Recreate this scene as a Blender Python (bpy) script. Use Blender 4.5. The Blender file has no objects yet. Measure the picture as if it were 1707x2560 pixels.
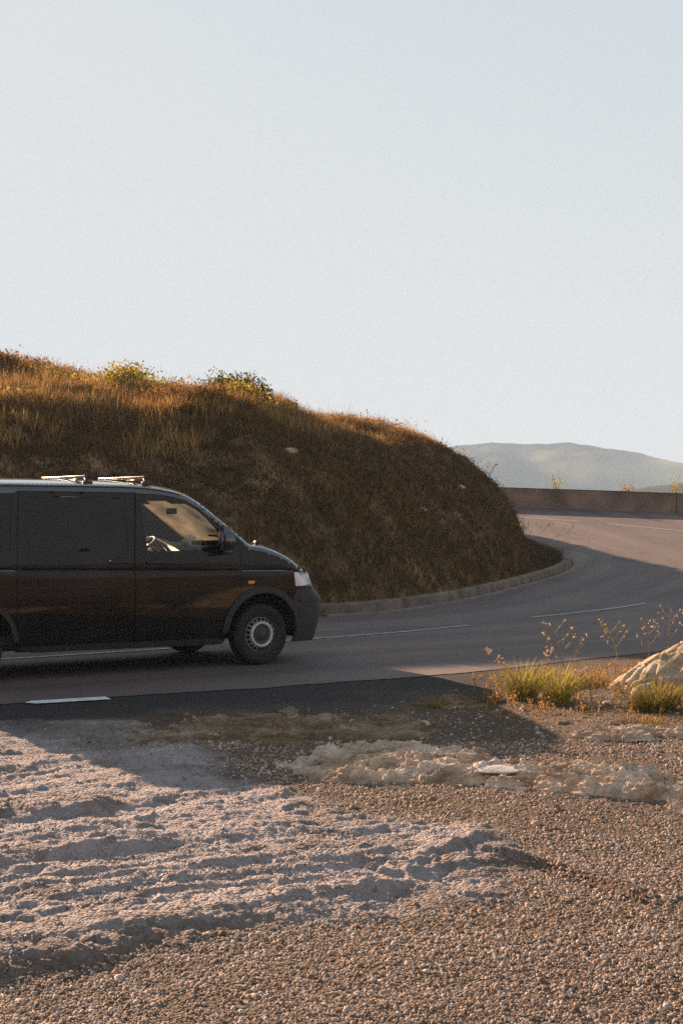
import bpy, bmesh, math, random
import numpy as np
from mathutils import Vector, Matrix
from mathutils.geometry import delaunay_2d_cdt

sc = bpy.context.scene
C = sc.collection
R = math.radians
random.seed(7)
rng = np.random.default_rng(11)

# ------------------------------------------------------------------ camera, sky, sun, exposure
cam_d = bpy.data.cameras.new('camera')
cam = bpy.data.objects.new('camera', cam_d)
C.objects.link(cam)
cam.location = (0, 0, 1.65)
cam.rotation_euler = (R(90), 0, 0)
cam_d.sensor_fit = 'VERTICAL'
cam_d.sensor_height = 36
cam_d.sensor_width = 24
cam_d.lens = 50
cam_d.clip_start = 0.1
cam_d.clip_end = 20000
sc.camera = cam

SUN_AZ = math.atan2(-0.566, 0.825)          # angle from +Y, negative = to the left
SUN_EL = R(17.6)
world = bpy.data.worlds.new('World')
sc.world = world
world.use_nodes = True
wn = world.node_tree
wn.nodes.clear()
sky = wn.nodes.new('ShaderNodeTexSky')
sky.sky_type = 'NISHITA'
sky.sun_disc = False
sky.sun_elevation = SUN_EL
sky.sun_rotation = SUN_AZ
sky.altitude = 300
sky.air_density = 1.0
sky.dust_density = 0.3
sky.ozone_density = 1.0
bg = wn.nodes.new('ShaderNodeBackground')
bg.inputs['Strength'].default_value = 0.05
wo = wn.nodes.new('ShaderNodeOutputWorld')
# thin milky veil over the whole sky: every direction rolls off softly towards the same pale white
SKY_GAIN = (.37, .315, .245)
SKY_TOP = (.437, .457, .472)
sep_s = wn.nodes.new('ShaderNodeSeparateColor'); com_s = wn.nodes.new('ShaderNodeCombineColor')
wn.links.new(sky.outputs[0], sep_s.inputs[0])
for ch in range(3):
    a_ = wn.nodes.new('ShaderNodeMath'); a_.operation = 'MULTIPLY'; a_.inputs[1].default_value = -SKY_GAIN[ch] / SKY_TOP[ch]
    b_ = wn.nodes.new('ShaderNodeMath'); b_.operation = 'POWER'; b_.inputs[0].default_value = math.e
    c_ = wn.nodes.new('ShaderNodeMath'); c_.operation = 'MULTIPLY_ADD'; c_.inputs[1].default_value = -10 * SKY_TOP[ch]; c_.inputs[2].default_value = 10 * SKY_TOP[ch]
    wn.links.new(sep_s.outputs[ch], a_.inputs[0]); wn.links.new(a_.outputs[0], b_.inputs[1]); wn.links.new(b_.outputs[0], c_.inputs[0]); wn.links.new(c_.outputs[0], com_s.inputs[ch])
wn.links.new(com_s.outputs[0], bg.inputs[0])
wn.links.new(bg.outputs[0], wo.inputs[0])

sun_d = bpy.data.lights.new('sun', 'SUN')
sun_d.energy = 5.0
sun_d.angle = R(0.5)
sun_d.color = (1.0, 0.69, 0.45)
sun = bpy.data.objects.new('sun', sun_d)
C.objects.link(sun)
sdir = Vector((math.sin(SUN_AZ) * math.cos(SUN_EL), math.cos(SUN_AZ) * math.cos(SUN_EL), math.sin(SUN_EL)))
sun.rotation_euler = sdir.to_track_quat('Z', 'Y').to_euler()

sc.view_settings.view_transform = 'Standard'
sc.view_settings.look = 'None'
sc.view_settings.exposure = 1.75
sc.view_settings.gamma = 1.0
sc.view_settings.use_curve_mapping = False
sc.cycles.use_denoising = False
sc.cycles.sample_clamp_indirect = 4.0
sc.cycles.max_bounces = 8
sc.cycles.transparent_max_bounces = 16
sc.cycles.volume_bounces = 0

# ------------------------------------------------------------------ helpers
def tag(o, label=None, cat=None, group=None, kind=None):
    if label: o['label'] = label
    if cat: o['category'] = cat
    if group: o['group'] = group
    if kind: o['kind'] = kind
    return o

def empty(name, loc=(0, 0, 0), rz=0.0):
    o = bpy.data.objects.new(name, None)
    o.empty_display_size = 0.1
    C.objects.link(o)
    o.location = loc
    o.rotation_euler = (0, 0, rz)
    return o

def mesh_obj(name, V, Fc, m=None, parent=None, smooth=True, col=None, attrs=None):
    me = bpy.data.meshes.new(name)
    if isinstance(Fc, np.ndarray):
        V = np.ascontiguousarray(V, dtype=np.float32)
        n = Fc.shape[1]
        me.vertices.add(len(V))
        me.vertices.foreach_set('co', V.ravel())
        me.loops.add(Fc.size)
        me.loops.foreach_set('vertex_index', np.ascontiguousarray(Fc, dtype=np.int32).ravel())
        me.polygons.add(len(Fc))
        me.polygons.foreach_set('loop_start', np.arange(0, Fc.size, n, dtype=np.int32))
        me.polygons.foreach_set('loop_total', np.full(len(Fc), n, dtype=np.int32))
        me.update(calc_edges=True)
    else:
        me.from_pydata([tuple(float(c) for c in v) for v in V], [], [tuple(int(i) for i in f) for f in Fc])
        me.update()
    if col is not None:
        a = me.color_attributes.new('tint', 'FLOAT_COLOR', 'POINT')
        cc = np.ones((len(V), 4), np.float32)
        cc[:, :3] = col
        a.data.foreach_set('color', cc.ravel())
    for k, arr in (attrs or {}).items():
        a = me.attributes.new(k, 'FLOAT', 'POINT')
        a.data.foreach_set('value', np.ascontiguousarray(arr, dtype=np.float32))
    me.polygons.foreach_set('use_smooth', np.full(len(me.polygons), bool(smooth)))
    if m: me.materials.append(m)
    o = bpy.data.objects.new(name, me)
    C.objects.link(o)
    if parent: o.parent = parent
    return o

class MB:
    """collects shapes into one mesh"""
    def __init__(s): s.V = []; s.F = []
    def add(s, V, Fc):
        b = len(s.V); s.V += [tuple(v) for v in V]; s.F += [tuple(i + b for i in f) for f in Fc]; return s
    def box(s, c, d, rot=None, bev=0.0):
        bm = bmesh.new()
        bmesh.ops.create_cube(bm, size=1)
        bmesh.ops.scale(bm, vec=d, verts=bm.verts)
        if bev:
            bmesh.ops.bevel(bm, geom=list(bm.edges), offset=bev, segments=2, affect='EDGES', profile=0.6)
        M = Matrix.Translation(c) @ (rot.to_4x4() if rot else Matrix.Identity(4))
        bm.transform(M)
        bm.verts.index_update()
        s.add([v.co[:] for v in bm.verts], [[v.index for v in f.verts] for f in bm.faces])
        bm.free(); return s
    def tube(s, pts, rad, n=6, cap=True):
        pts = [Vector(p) for p in pts]
        if not hasattr(rad, '__len__'): rad = [rad] * len(pts)
        V = []; Fc = []
        up = Vector((0, 0, 1))
        for i, p in enumerate(pts):
            t = (pts[min(i + 1, len(pts) - 1)] - pts[max(i - 1, 0)]).normalized()
            a = t.cross(up)
            if a.length < 1e-3: a = t.cross(Vector((1, 0, 0)))
            a.normalize(); b = t.cross(a)
            for k in range(n):
                th = 2 * math.pi * k / n
                V.append(p + (a * math.cos(th) + b * math.sin(th)) * rad[i])
        for i in range(len(pts) - 1):
            for k in range(n):
                Fc.append((i * n + k, i * n + (k + 1) % n, (i + 1) * n + (k + 1) % n, (i + 1) * n + k))
        if cap:
            Fc.append(tuple(range(n))); Fc.append(tuple((len(pts) - 1) * n + k for k in range(n))[::-1])
        return s.add(V, Fc)
    def lathe(s, prof, axis_o, axis='y', n=48):
        """prof: list of (r, a): radius and position along the axis"""
        V = []; Fc = []
        for r, a in prof:
            for k in range(n):
                th = 2 * math.pi * k / n
                x, z = r * math.cos(th), r * math.sin(th)
                V.append((axis_o[0] + x, axis_o[1] + a, axis_o[2] + z))
        for i in range(len(prof) - 1):
            for k in range(n):
                Fc.append((i * n + k, i * n + (k + 1) % n, (i + 1) * n + (k + 1) % n, (i + 1) * n + k))
        return s.add(V, Fc)
    def ball(s, c, r, seg=6):
        if not hasattr(r, '__len__'): r = (r, r, r)
        bm = bmesh.new()
        bmesh.ops.create_icosphere(bm, subdivisions=1 if seg < 8 else 2, radius=1)
        bm.verts.index_update()
        s.add([(c[0] + v.co.x * r[0], c[1] + v.co.y * r[1], c[2] + v.co.z * r[2]) for v in bm.verts],
              [[v.index for v in f.verts] for f in bm.faces])
        bm.free(); return s
    def build(s, name, m, parent=None, smooth=True, sharp=None):
        o = mesh_obj(name, s.V, s.F, m, parent, smooth)
        bm = bmesh.new(); bm.from_mesh(o.data)
        bmesh.ops.recalc_face_normals(bm, faces=bm.faces)
        if sharp:
            for e in bm.edges:
                if len(e.link_faces) == 2 and e.calc_face_angle(0) > R(sharp): e.smooth = False
        bm.to_mesh(o.data); bm.free()
        return o

# ---- noise
def _h(ix, iy, iz, seed):
    n = (ix.astype(np.int64) * 374761393 + iy.astype(np.int64) * 668265263 + iz.astype(np.int64) * 2147483647 + seed * 1274126177) & 0xFFFFFFFF
    n = ((n ^ (n >> 13)) * 1274126177) & 0xFFFFFFFF
    n = ((n ^ (n >> 16)) * 2246822519) & 0xFFFFFFFF
    return ((n ^ (n >> 15)) & 0xFFFFFF) / float(0xFFFFFF)
def vnoise(x, y, seed=0):
    x = np.asarray(x, float); y = np.asarray(y, float)
    ix = np.floor(x); iy = np.floor(y); fx = x - ix; fy = y - iy
    fx = fx * fx * fx * (fx * (fx * 6 - 15) + 10); fy = fy * fy * fy * (fy * (fy * 6 - 15) + 10)
    z = np.zeros_like(ix)
    a = _h(ix, iy, z, seed); b = _h(ix + 1, iy, z, seed); c = _h(ix, iy + 1, z, seed); d = _h(ix + 1, iy + 1, z, seed)
    return (a * (1 - fx) + b * fx) * (1 - fy) + (c * (1 - fx) + d * fx) * fy
def fbm(x, y, seed=0, oct=4, gain=.5):
    s = 0; a = 1; t = 0
    for i in range(oct):
        c, sn = math.cos(i * 1.1), math.sin(i * 1.1)
        xx = x * c - y * sn; yy = x * sn + y * c
        s = s + a * (vnoise(xx * 2 ** i + i * 17.3, yy * 2 ** i + i * 5.1, seed + i) * 2 - 1); t += a; a *= gain
    return s / t
def plates(x, y, seed, tilt=1.0):
    """broken angular plates: each cell a tilted plane, sharp joints between"""
    ix = np.floor(x); iy = np.floor(y); d1 = np.full(x.shape, 9.); d2 = np.full(x.shape, 9.); val = np.zeros(x.shape)
    zz = np.zeros_like(ix)
    for ox in (-1, 0, 1):
        for oy in (-1, 0, 1):
            cx, cy = ix + ox, iy + oy
            px = cx + _h(cx, cy, zz, seed); py = cy + _h(cx, cy, zz, seed + 1)
            d = np.hypot(x - px, y - py)
            v = (_h(cx, cy, zz, seed + 2) - .5) + tilt * ((_h(cx, cy, zz, seed + 3) - .5) * (x - px) + (_h(cx, cy, zz, seed + 4) - .2) * (y - py))
            n = d < d1
            d2 = np.where(n, d1, np.minimum(d2, d)); val = np.where(n, v, val); d1 = np.where(n, d, d1)
    return val, d2 - d1
def smooth(a, b, x):
    t = np.clip((x - a) / (b - a), 0, 1); return t * t * (3 - 2 * t)

# ---- materials
def mat(name, base, rough=.6, metal=0, spec=.5, coat=0, var=0.0, vscale=6.0, bump=0.0, bscale=40.0, tint=False, hue2=None, detail=6):
    m = bpy.data.materials.new(name); m.use_nodes = True
    nt = m.node_tree; p = nt.nodes['Principled BSDF']
    p.inputs['Roughness'].default_value = rough
    p.inputs['Metallic'].default_value = metal
    p.inputs['Specular IOR Level'].default_value = spec
    p.inputs['Coat Weight'].default_value = coat
    p.inputs['Coat Roughness'].default_value = .06
    p.inputs['Base Color'].default_value = (*base, 1)
    tc = nt.nodes.new('ShaderNodeTexCoord')
    src = None
    if tint:
        at = nt.nodes.new('ShaderNodeAttribute'); at.attribute_name = 'tint'; src = at.outputs['Color']
    if var or hue2:
        nz = nt.nodes.new('ShaderNodeTexNoise'); nz.inputs['Scale'].default_value = vscale; nz.inputs['Detail'].default_value = detail
        nt.links.new(tc.outputs['Object'], nz.inputs['Vector'])
        rp = nt.nodes.new('ShaderNodeValToRGB')
        e = rp.color_ramp.elements
        e[0].position = .3; e[1].position = .7
        h2 = hue2 or base
        if tint:
            e[0].color = (1 - var, 1 - var, 1 - var, 1); e[1].color = (1 + var, 1 + var, 1 + var, 1)
            mx = nt.nodes.new('ShaderNodeMix'); mx.data_type = 'RGBA'; mx.blend_type = 'MULTIPLY'; mx.inputs[0].default_value = 1
            nt.links.new(nz.outputs['Fac'], rp.inputs[0]); nt.links.new(src, mx.inputs[6]); nt.links.new(rp.outputs[0], mx.inputs[7])
            src = mx.outputs[2]
        else:
            e[0].color = (*[c * (1 - var) for c in base], 1); e[1].color = (*[c * (1 + var) for c in h2], 1)
            nt.links.new(nz.outputs['Fac'], rp.inputs[0]); src = rp.outputs[0]
    if src is not None: nt.links.new(src, p.inputs['Base Color'])
    if bump:
        nz = nt.nodes.new('ShaderNodeTexNoise'); nz.inputs['Scale'].default_value = bscale; nz.inputs['Detail'].default_value = 4
        nt.links.new(tc.outputs['Object'], nz.inputs['Vector'])
        bp = nt.nodes.new('ShaderNodeBump'); bp.inputs['Strength'].default_value = bump; bp.inputs['Distance'].default_value = .02
        nt.links.new(nz.outputs['Fac'], bp.inputs['Height']); nt.links.new(bp.outputs[0], p.inputs['Normal'])
    return m

def leaf_mat(name, trans=.45):
    m = bpy.data.materials.new(name); m.use_nodes = True
    nt = m.node_tree; nt.nodes.clear()
    at = nt.nodes.new('ShaderNodeAttribute'); at.attribute_name = 'tint'
    d = nt.nodes.new('ShaderNodeBsdfDiffuse'); t = nt.nodes.new('ShaderNodeBsdfTranslucent')
    mx = nt.nodes.new('ShaderNodeMixShader'); mx.inputs[0].default_value = trans
    o = nt.nodes.new('ShaderNodeOutputMaterial')
    nt.links.new(at.outputs['Color'], d.inputs[0]); nt.links.new(at.outputs['Color'], t.inputs[0])
    nt.links.new(d.outputs[0], mx.inputs[1]); nt.links.new(t.outputs[0], mx.inputs[2]); nt.links.new(mx.outputs[0], o.inputs[0])
    return m

def glass_mat(name, tint=(.8, .82, .8), dust=.06):
    m = bpy.data.materials.new(name); m.use_nodes = True
    nt = m.node_tree; nt.nodes.clear()
    tr = nt.nodes.new('ShaderNodeBsdfTransparent'); tr.inputs[0].default_value = (*tint, 1)
    gl = nt.nodes.new('ShaderNodeBsdfGlossy'); gl.inputs['Roughness'].default_value = .02
    fr = nt.nodes.new('ShaderNodeFresnel'); fr.inputs[0].default_value = 1.5
    mx = nt.nodes.new('ShaderNodeMixShader')
    nt.links.new(fr.outputs[0], mx.inputs[0]); nt.links.new(tr.outputs[0], mx.inputs[1]); nt.links.new(gl.outputs[0], mx.inputs[2])
    df = nt.nodes.new('ShaderNodeBsdfTranslucent'); df.inputs[0].default_value = (.62, .50, .32, 1)
    nz = nt.nodes.new('ShaderNodeTexNoise'); nz.inputs['Scale'].default_value = 3.5; nz.inputs['Detail'].default_value = 6
    tc = nt.nodes.new('ShaderNodeTexCoord'); nt.links.new(tc.outputs['Object'], nz.inputs['Vector'])
    mr = nt.nodes.new('ShaderNodeMapRange'); mr.inputs[1].default_value = .3; mr.inputs[2].default_value = .75
    mr.inputs[3].default_value = dust * .15; mr.inputs[4].default_value = dust * 2.2
    nt.links.new(nz.outputs['Fac'], mr.inputs[0])
    m2 = nt.nodes.new('ShaderNodeMixShader')
    nt.links.new(mr.outputs[0], m2.inputs[0]); nt.links.new(mx.outputs[0], m2.inputs[1]); nt.links.new(df.outputs[0], m2.inputs[2])
    o = nt.nodes.new('ShaderNodeOutputMaterial'); nt.links.new(m2.outputs[0], o.inputs[0])
    return m

M = {}
M['leaf'] = leaf_mat('leaf')
M['grassmat'] = leaf_mat('dry_grass', .42)

# ------------------------------------------------------------------ lie of the land
def grade(y):                                   # the road climbs and banks round the bend
    return .0022 * np.maximum(np.minimum(np.asarray(y, float), 60) - 22, 0) ** 2

def catmull(P, n=12):
    P = np.asarray(P, float)
    P = np.vstack([2 * P[0] - P[1], P, 2 * P[-1] - P[-2]]); out = []
    for i in range(1, len(P) - 2):
        p0, p1, p2, p3 = P[i - 1:i + 3]
        t = np.linspace(0, 1, n, endpoint=False)[:, None]
        out.append(.5 * ((2 * p1) + (-p0 + p2) * t + (2 * p0 - 5 * p1 + 4 * p2 - p3) * t ** 2 + (-p0 + 3 * p1 - 3 * p2 + p3) * t ** 3))
    out.append(P[-2][None]); return np.vstack(out)

KERB = catmull([(-40, -3), (-30, 3.6), (-20, 10), (-14, 13.9), (-6.1, 19), (-.3, 22.5), (1.65, 25), (3.76, 29.5), (5.2, 33),
                (5.75, 35.6), (5.8, 37.5), (5.5, 40), (4.6, 45), (3, 51), (0, 60), (-5, 75), (-15, 100)])

def sdist(x, y, L):
    """signed distance to a polyline, positive on its left"""
    x = np.asarray(x, float).ravel(); y = np.asarray(y, float).ravel()
    out = np.empty(len(x))
    a = L[:-1]; ab = L[1:] - a; l2 = (ab ** 2).sum(-1)
    for s in range(0, len(x), 20000):
        p = np.stack([x[s:s + 20000], y[s:s + 20000]], -1)[:, None, :]
        t = np.clip(((p - a) * ab).sum(-1) / l2, 0, 1)
        q = p - (a + t[..., None] * ab); d2 = (q ** 2).sum(-1); i = d2.argmin(-1)
        r = np.arange(len(i)); qi = q[r, i]; abi = ab[i]
        out[s:s + 20000] = np.sqrt(d2[r, i]) * np.where(abi[:, 0] * qi[:, 1] - abi[:, 1] * qi[:, 0] >= 0, 1, -1)
    return out

def offset_line(L, d):
    t = np.gradient(L, axis=0); t /= np.linalg.norm(t, axis=1)[:, None]
    return L + d * np.stack([-t[:, 1], t[:, 0]], -1)

AZ = [-1.2, -.6, -.48, -.40, -.332, -.286, -.24, -.203, -.167, -.139, -.111, -.069, -.032, .005, .026, .048, .066, .078, .091, .1, .112, .121, .126, .131, .14]
AH = [6.2, 5.4, 5.0, 4.65, 4.42, 4.38, 4.62, 4.66, 4.60, 4.60, 4.45, 4.12, 3.90, 3.84, 3.82, 3.86, 3.86, 3.80, 3.70, 3.55, 3.2, 2.60, 1.75, .8, .5]
def hill_z(x, y, s, rough=True):
    az = np.where(y > 5, x / np.maximum(y, 5), -1.2)
    A = np.interp(az, AZ, AH) - .10
    Lg = np.interp(az, [-.24, .02], [2.6, 1.9])
    f = 1 - np.exp(-np.maximum(s - .2, 0) / Lg)
    w = smooth(-.06, -.17, az) * smooth(-.30, -.25, az)       # a gentler shoulder above the bank on the left
    f = f * (1 - w) + w * (.56 * (1 - np.exp(-np.maximum(s - .2, 0) / 1.2)) + .44 * np.clip((s - 1.5) / 9.5, 0, 1))
    z = .10 + grade(np.minimum(y, 55)) * np.exp(-np.maximum(s, 0) / 2) + A * f
    if rough:
        e = smooth(.1, 1.0, s)
        z = z + e * (.17 * fbm(x * .55, y * .55, 3, 3) + .20 * fbm(x * 1.5, y * 1.5, 8, 2) + .06 * fbm(x * 3.4, y * 3.4, 5, 1))
    return z

# ------------------------------------------------------------------ wide terrain: valley, far ridges, hills behind the camera
def terrain_z(x, y):
    r = np.hypot(x, y)
    z = grade(y) - .16
    drop = np.clip(y - 52.5, 0, None)
    z = z - 42 * (1 - np.exp(-drop / 75.))
    right = np.clip(x - 24, 0, None)
    z = z - np.where(y > 0, 30 * (1 - np.exp(-right / 60.)) * smooth(0, 40, y), 0)
    # brown hills behind the camera, lit by the low sun
    back = np.clip(-y - 25, 0, None)
    z = z + 30 * smooth(0, 260, back) * (.75 + .5 * fbm(x / 70., y / 70., 31, 4)) + 1.5 * smooth(0, 40, back) * (fbm(x / 14., y / 14., 33, 3))
    z = z + smooth(80, 300, r) * 6 * fbm(x / 120., y / 120., 22, 3)
    return z
ra = np.concatenate([np.linspace(0, 60, 41)[1:], 60 * np.exp(np.linspace(0, math.log(9000 / 60.), 90))[1:]])
th = np.linspace(0, 2 * np.pi, 181)[:-1]
RR, TT = np.meshgrid(ra, th, indexing='ij')
TX, TY = RR * np.sin(TT), RR * np.cos(TT)
TZ = terrain_z(TX, TY)
nr, nth = RR.shape
V = np.stack([TX, TY, TZ], -1).reshape(-1, 3)
V = np.vstack([V, [[0, 0, -.16]]])
i = np.arange(nr - 1)[:, None] * nth; j = np.arange(nth)[None]
Fq = np.stack([i + j, i + (j + 1) % nth, i + nth + (j + 1) % nth, i + nth + j], -1).reshape(-1, 4)[:, ::-1]
M['terrain'] = mat('dry_terrain', (.20, .12, .05), .95, spec=.1, var=.6, vscale=.05, hue2=(.26, .165, .075), bump=.6, bscale=.8, detail=10)
terr = mesh_obj('terrain', V, [tuple(f) for f in Fq] + [(nr * nth, k, (k + 1) % nth) for k in range(nth)], M['terrain'])
tag(terr, kind='structure', label='dry open country reaching to the horizon')

def ridge(name, label, crest, y0, depth, base, seed, m, rough):
    """a far hill: crest = [(x, height)] at distance y0"""
    cx = [c[0] for c in crest]; ch = [c[1] for c in crest]
    xs = np.linspace(cx[0], cx[-1], 260); us = np.linspace(-1, 1, 60)
    X, U = np.meshgrid(xs, us, indexing='ij')
    Hh = np.interp(X, cx, ch)
    prof = np.where(U < 0, np.cos(U * np.pi / 2) ** 1.15, np.cos(U * np.pi / 2))
    spur = fbm(X / (depth * .35), U * 1.3, seed, 4)
    Z = base + (Hh - base) * np.clip(prof * (1 + .62 * spur * (1 - prof)), 0, None) + rough * fbm(X / 25., U * depth / 25., seed + 3, 4)
    Y = y0 + U * depth + depth * .22 * fbm(X / (depth * .5), U * 0, seed + 5, 2) * (1 - prof)
    V = np.stack([X, Y, Z], -1).reshape(-1, 3)
    nx, nu = X.shape
    i = np.arange(nx - 1)[:, None] * nu; j = np.arange(nu - 1)[None]
    Fq = np.stack([i + j, i + nu + j, i + nu + j + 1, i + j + 1], -1).reshape(-1, 4)
    o = mesh_obj(name, V, Fq, m)
    return tag(o, label=label, kind='structure')

def hill_mat(name, c1, c2, c3, sc1):
    m = bpy.data.materials.new(name); m.use_nodes = True
    nt = m.node_tree; p = nt.nodes['Principled BSDF']; p.inputs['Roughness'].default_value = 1; p.inputs['Specular IOR Level'].default_value = 0
    tc = nt.nodes.new('ShaderNodeTexCoord')
    mp = nt.nodes.new('ShaderNodeMapping'); mp.inputs['Scale'].default_value = (1, .6, 2.2)
    nt.links.new(tc.outputs['Object'], mp.inputs[0])
    n1 = nt.nodes.new('ShaderNodeTexNoise'); n1.inputs['Scale'].default_value = sc1; n1.inputs['Detail'].default_value = 5
    n2 = nt.nodes.new('ShaderNodeTexNoise'); n2.inputs['Scale'].default_value = sc1 * 9; n2.inputs['Detail'].default_value = 6
    nt.links.new(mp.outputs[0], n1.inputs['Vector']); nt.links.new(tc.outputs['Object'], n2.inputs['Vector'])
    r1 = nt.nodes.new('ShaderNodeValToRGB'); e = r1.color_ramp.elements
    e[0].position = .5; e[0].color = (0, 0, 0, 1); e[1].position = .66; e[1].color = (1, 1, 1, 1)
    nt.links.new(n1.outputs[0], r1.inputs[0])
    r2 = nt.nodes.new('ShaderNodeValToRGB'); e = r2.color_ramp.elements
    e[0].position = .35; e[0].color = (*c1, 1); e[1].position = .65; e[1].color = (*c2, 1)
    nt.links.new(n2.outputs[0], r2.inputs[0])
    mx = nt.nodes.new('ShaderNodeMix'); mx.data_type = 'RGBA'
    nt.links.new(r1.outputs[0], mx.inputs[0]); nt.links.new(r2.outputs[0], mx.inputs[6]); mx.inputs[7].default_value = (*c3, 1)
    nt.links.new(mx.outputs[2], p.inputs['Base Color'])
    return m
D1 = 1500.
def cpt(px, py, D): return ((px - 784) / 3267 * D, 1.65 + (1176 - py) / 3267 * D)
crest = [(-700, 8), (-300, 30)] + [cpt(*p, D1) for p in [(700, 1075), (900, 1046), (1010, 1033), (1070, 1026), (1110, 1021), (1124, 1018), (1140, 1023), (1190, 1025), (1240, 1022),
        (1285, 1019), (1320, 1024), (1370, 1031), (1430, 1042), (1500, 1056), (1568, 1071), (1680, 1095), (1900, 1125), (2300, 1150)]] + [(1100, -10)]
M['far'] = hill_mat('far_hill_scrub', (.03, .034, .018), (.07, .068, .035), (.42, .33, .17), .0042)
ridge('far_hill', 'long hazy blue-grey ridge on the horizon', crest, D1, 420, -45, 41, M['far'], 3.0)
D2 = 620.
crest = [cpt(*p, D2) for p in [(1050, 1215), (1200, 1172), (1330, 1143), (1400, 1133), (1470, 1124), (1568, 1107), (1700, 1090), (1900, 1085), (2200, 1120)]]
M['near_ridge'] = hill_mat('near_ridge_scrub', (.055, .06, .025), (.10, .095, .04), (.20, .16, .07), .012)
ridge('green_hill', 'lower green hillside in front of the far ridge', crest, D2, 110, -42, 57, M['near_ridge'], 1.6)

# ------------------------------------------------------------------ road, markings, kerb, parapet
EDGE = catmull([(-40, -11), (-28, -3.8), (-14, 5.2), (-6, 10.35), (-2.93, 12.2), (-1.89, 12.77), (-.75, 13.34), (.33, 14.0), (1.19, 14.6), (2.51, 15.75), (4.12, 17.2), (7.5, 20.8),
                (12, 26), (16.5, 33), (18.3, 39), (17.8, 44), (15.5, 47.6)])
WALL = catmull([(15.6, 47.75), (13.8, 48.6), (11.7, 48.95), (9, 49.9), (6.1, 50.8), (3, 51.9), (-2, 54), (-8, 58), (-16, 66)], 10)

def sheet(name, outer, step, zf, m, kind=None, parent=None, lift=0.0, attrs=None):
    pts = []
    n = len(outer)
    for k in range(n):
        a = np.array(outer[k]); b = np.array(outer[(k + 1) % n]); q = max(1, int(np.linalg.norm(b - a) / step))
        for t in range(q): pts.append(a + (b - a) * t / q)
    B = np.array(pts); nb = len(B)
    lo, hi = B.min(0), B.max(0)
    gx, gy = np.meshgrid(np.arange(lo[0], hi[0], step), np.arange(lo[1], hi[1], step))
    G = np.stack([gx.ravel(), gy.ravel()], -1)
    G = G[inside(G, B)]
    d = np.abs(sdist(G[:, 0], G[:, 1], np.vstack([B, B[:1]])))
    G = G[d > step * .5]
    P = np.vstack([B, G])
    vs, es, fs, *_ = delaunay_2d_cdt([Vector(p) for p in P], [(k, (k + 1) % nb) for k in range(nb)], [], 0, 1e-6)
    Vv = np.array([[v.x, v.y] for v in vs])
    F3 = np.array([f for f in fs if len(f) == 3])
    F3 = F3[inside(Vv[F3].mean(1), B)]
    a, b, c = (Vv[F3[:, k]] for k in range(3))
    flip = ((b - a)[:, 0] * (c - a)[:, 1] - (b - a)[:, 1] * (c - a)[:, 0]) < 0
    F3[flip] = F3[flip][:, ::-1]
    V3 = np.column_stack([Vv, zf(Vv[:, 0], Vv[:, 1]) + lift])
    o = mesh_obj(name, V3, F3, m, parent)
    if kind: o['kind'] = kind
    return o

def inside(P, poly):
    P = np.asarray(P, float); x, y = P[:, 0], P[:, 1]
    r = np.zeros(len(P), bool); n = len(poly)
    for k in range(n):
        x1, y1 = poly[k]; x2, y2 = poly[(k + 1) % n]
        c = ((y1 > y) != (y2 > y))
        if y1 != y2: r ^= c & (x < (x2 - x1) * (y - y1) / (y2 - y1) + x1)
    return r

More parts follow.
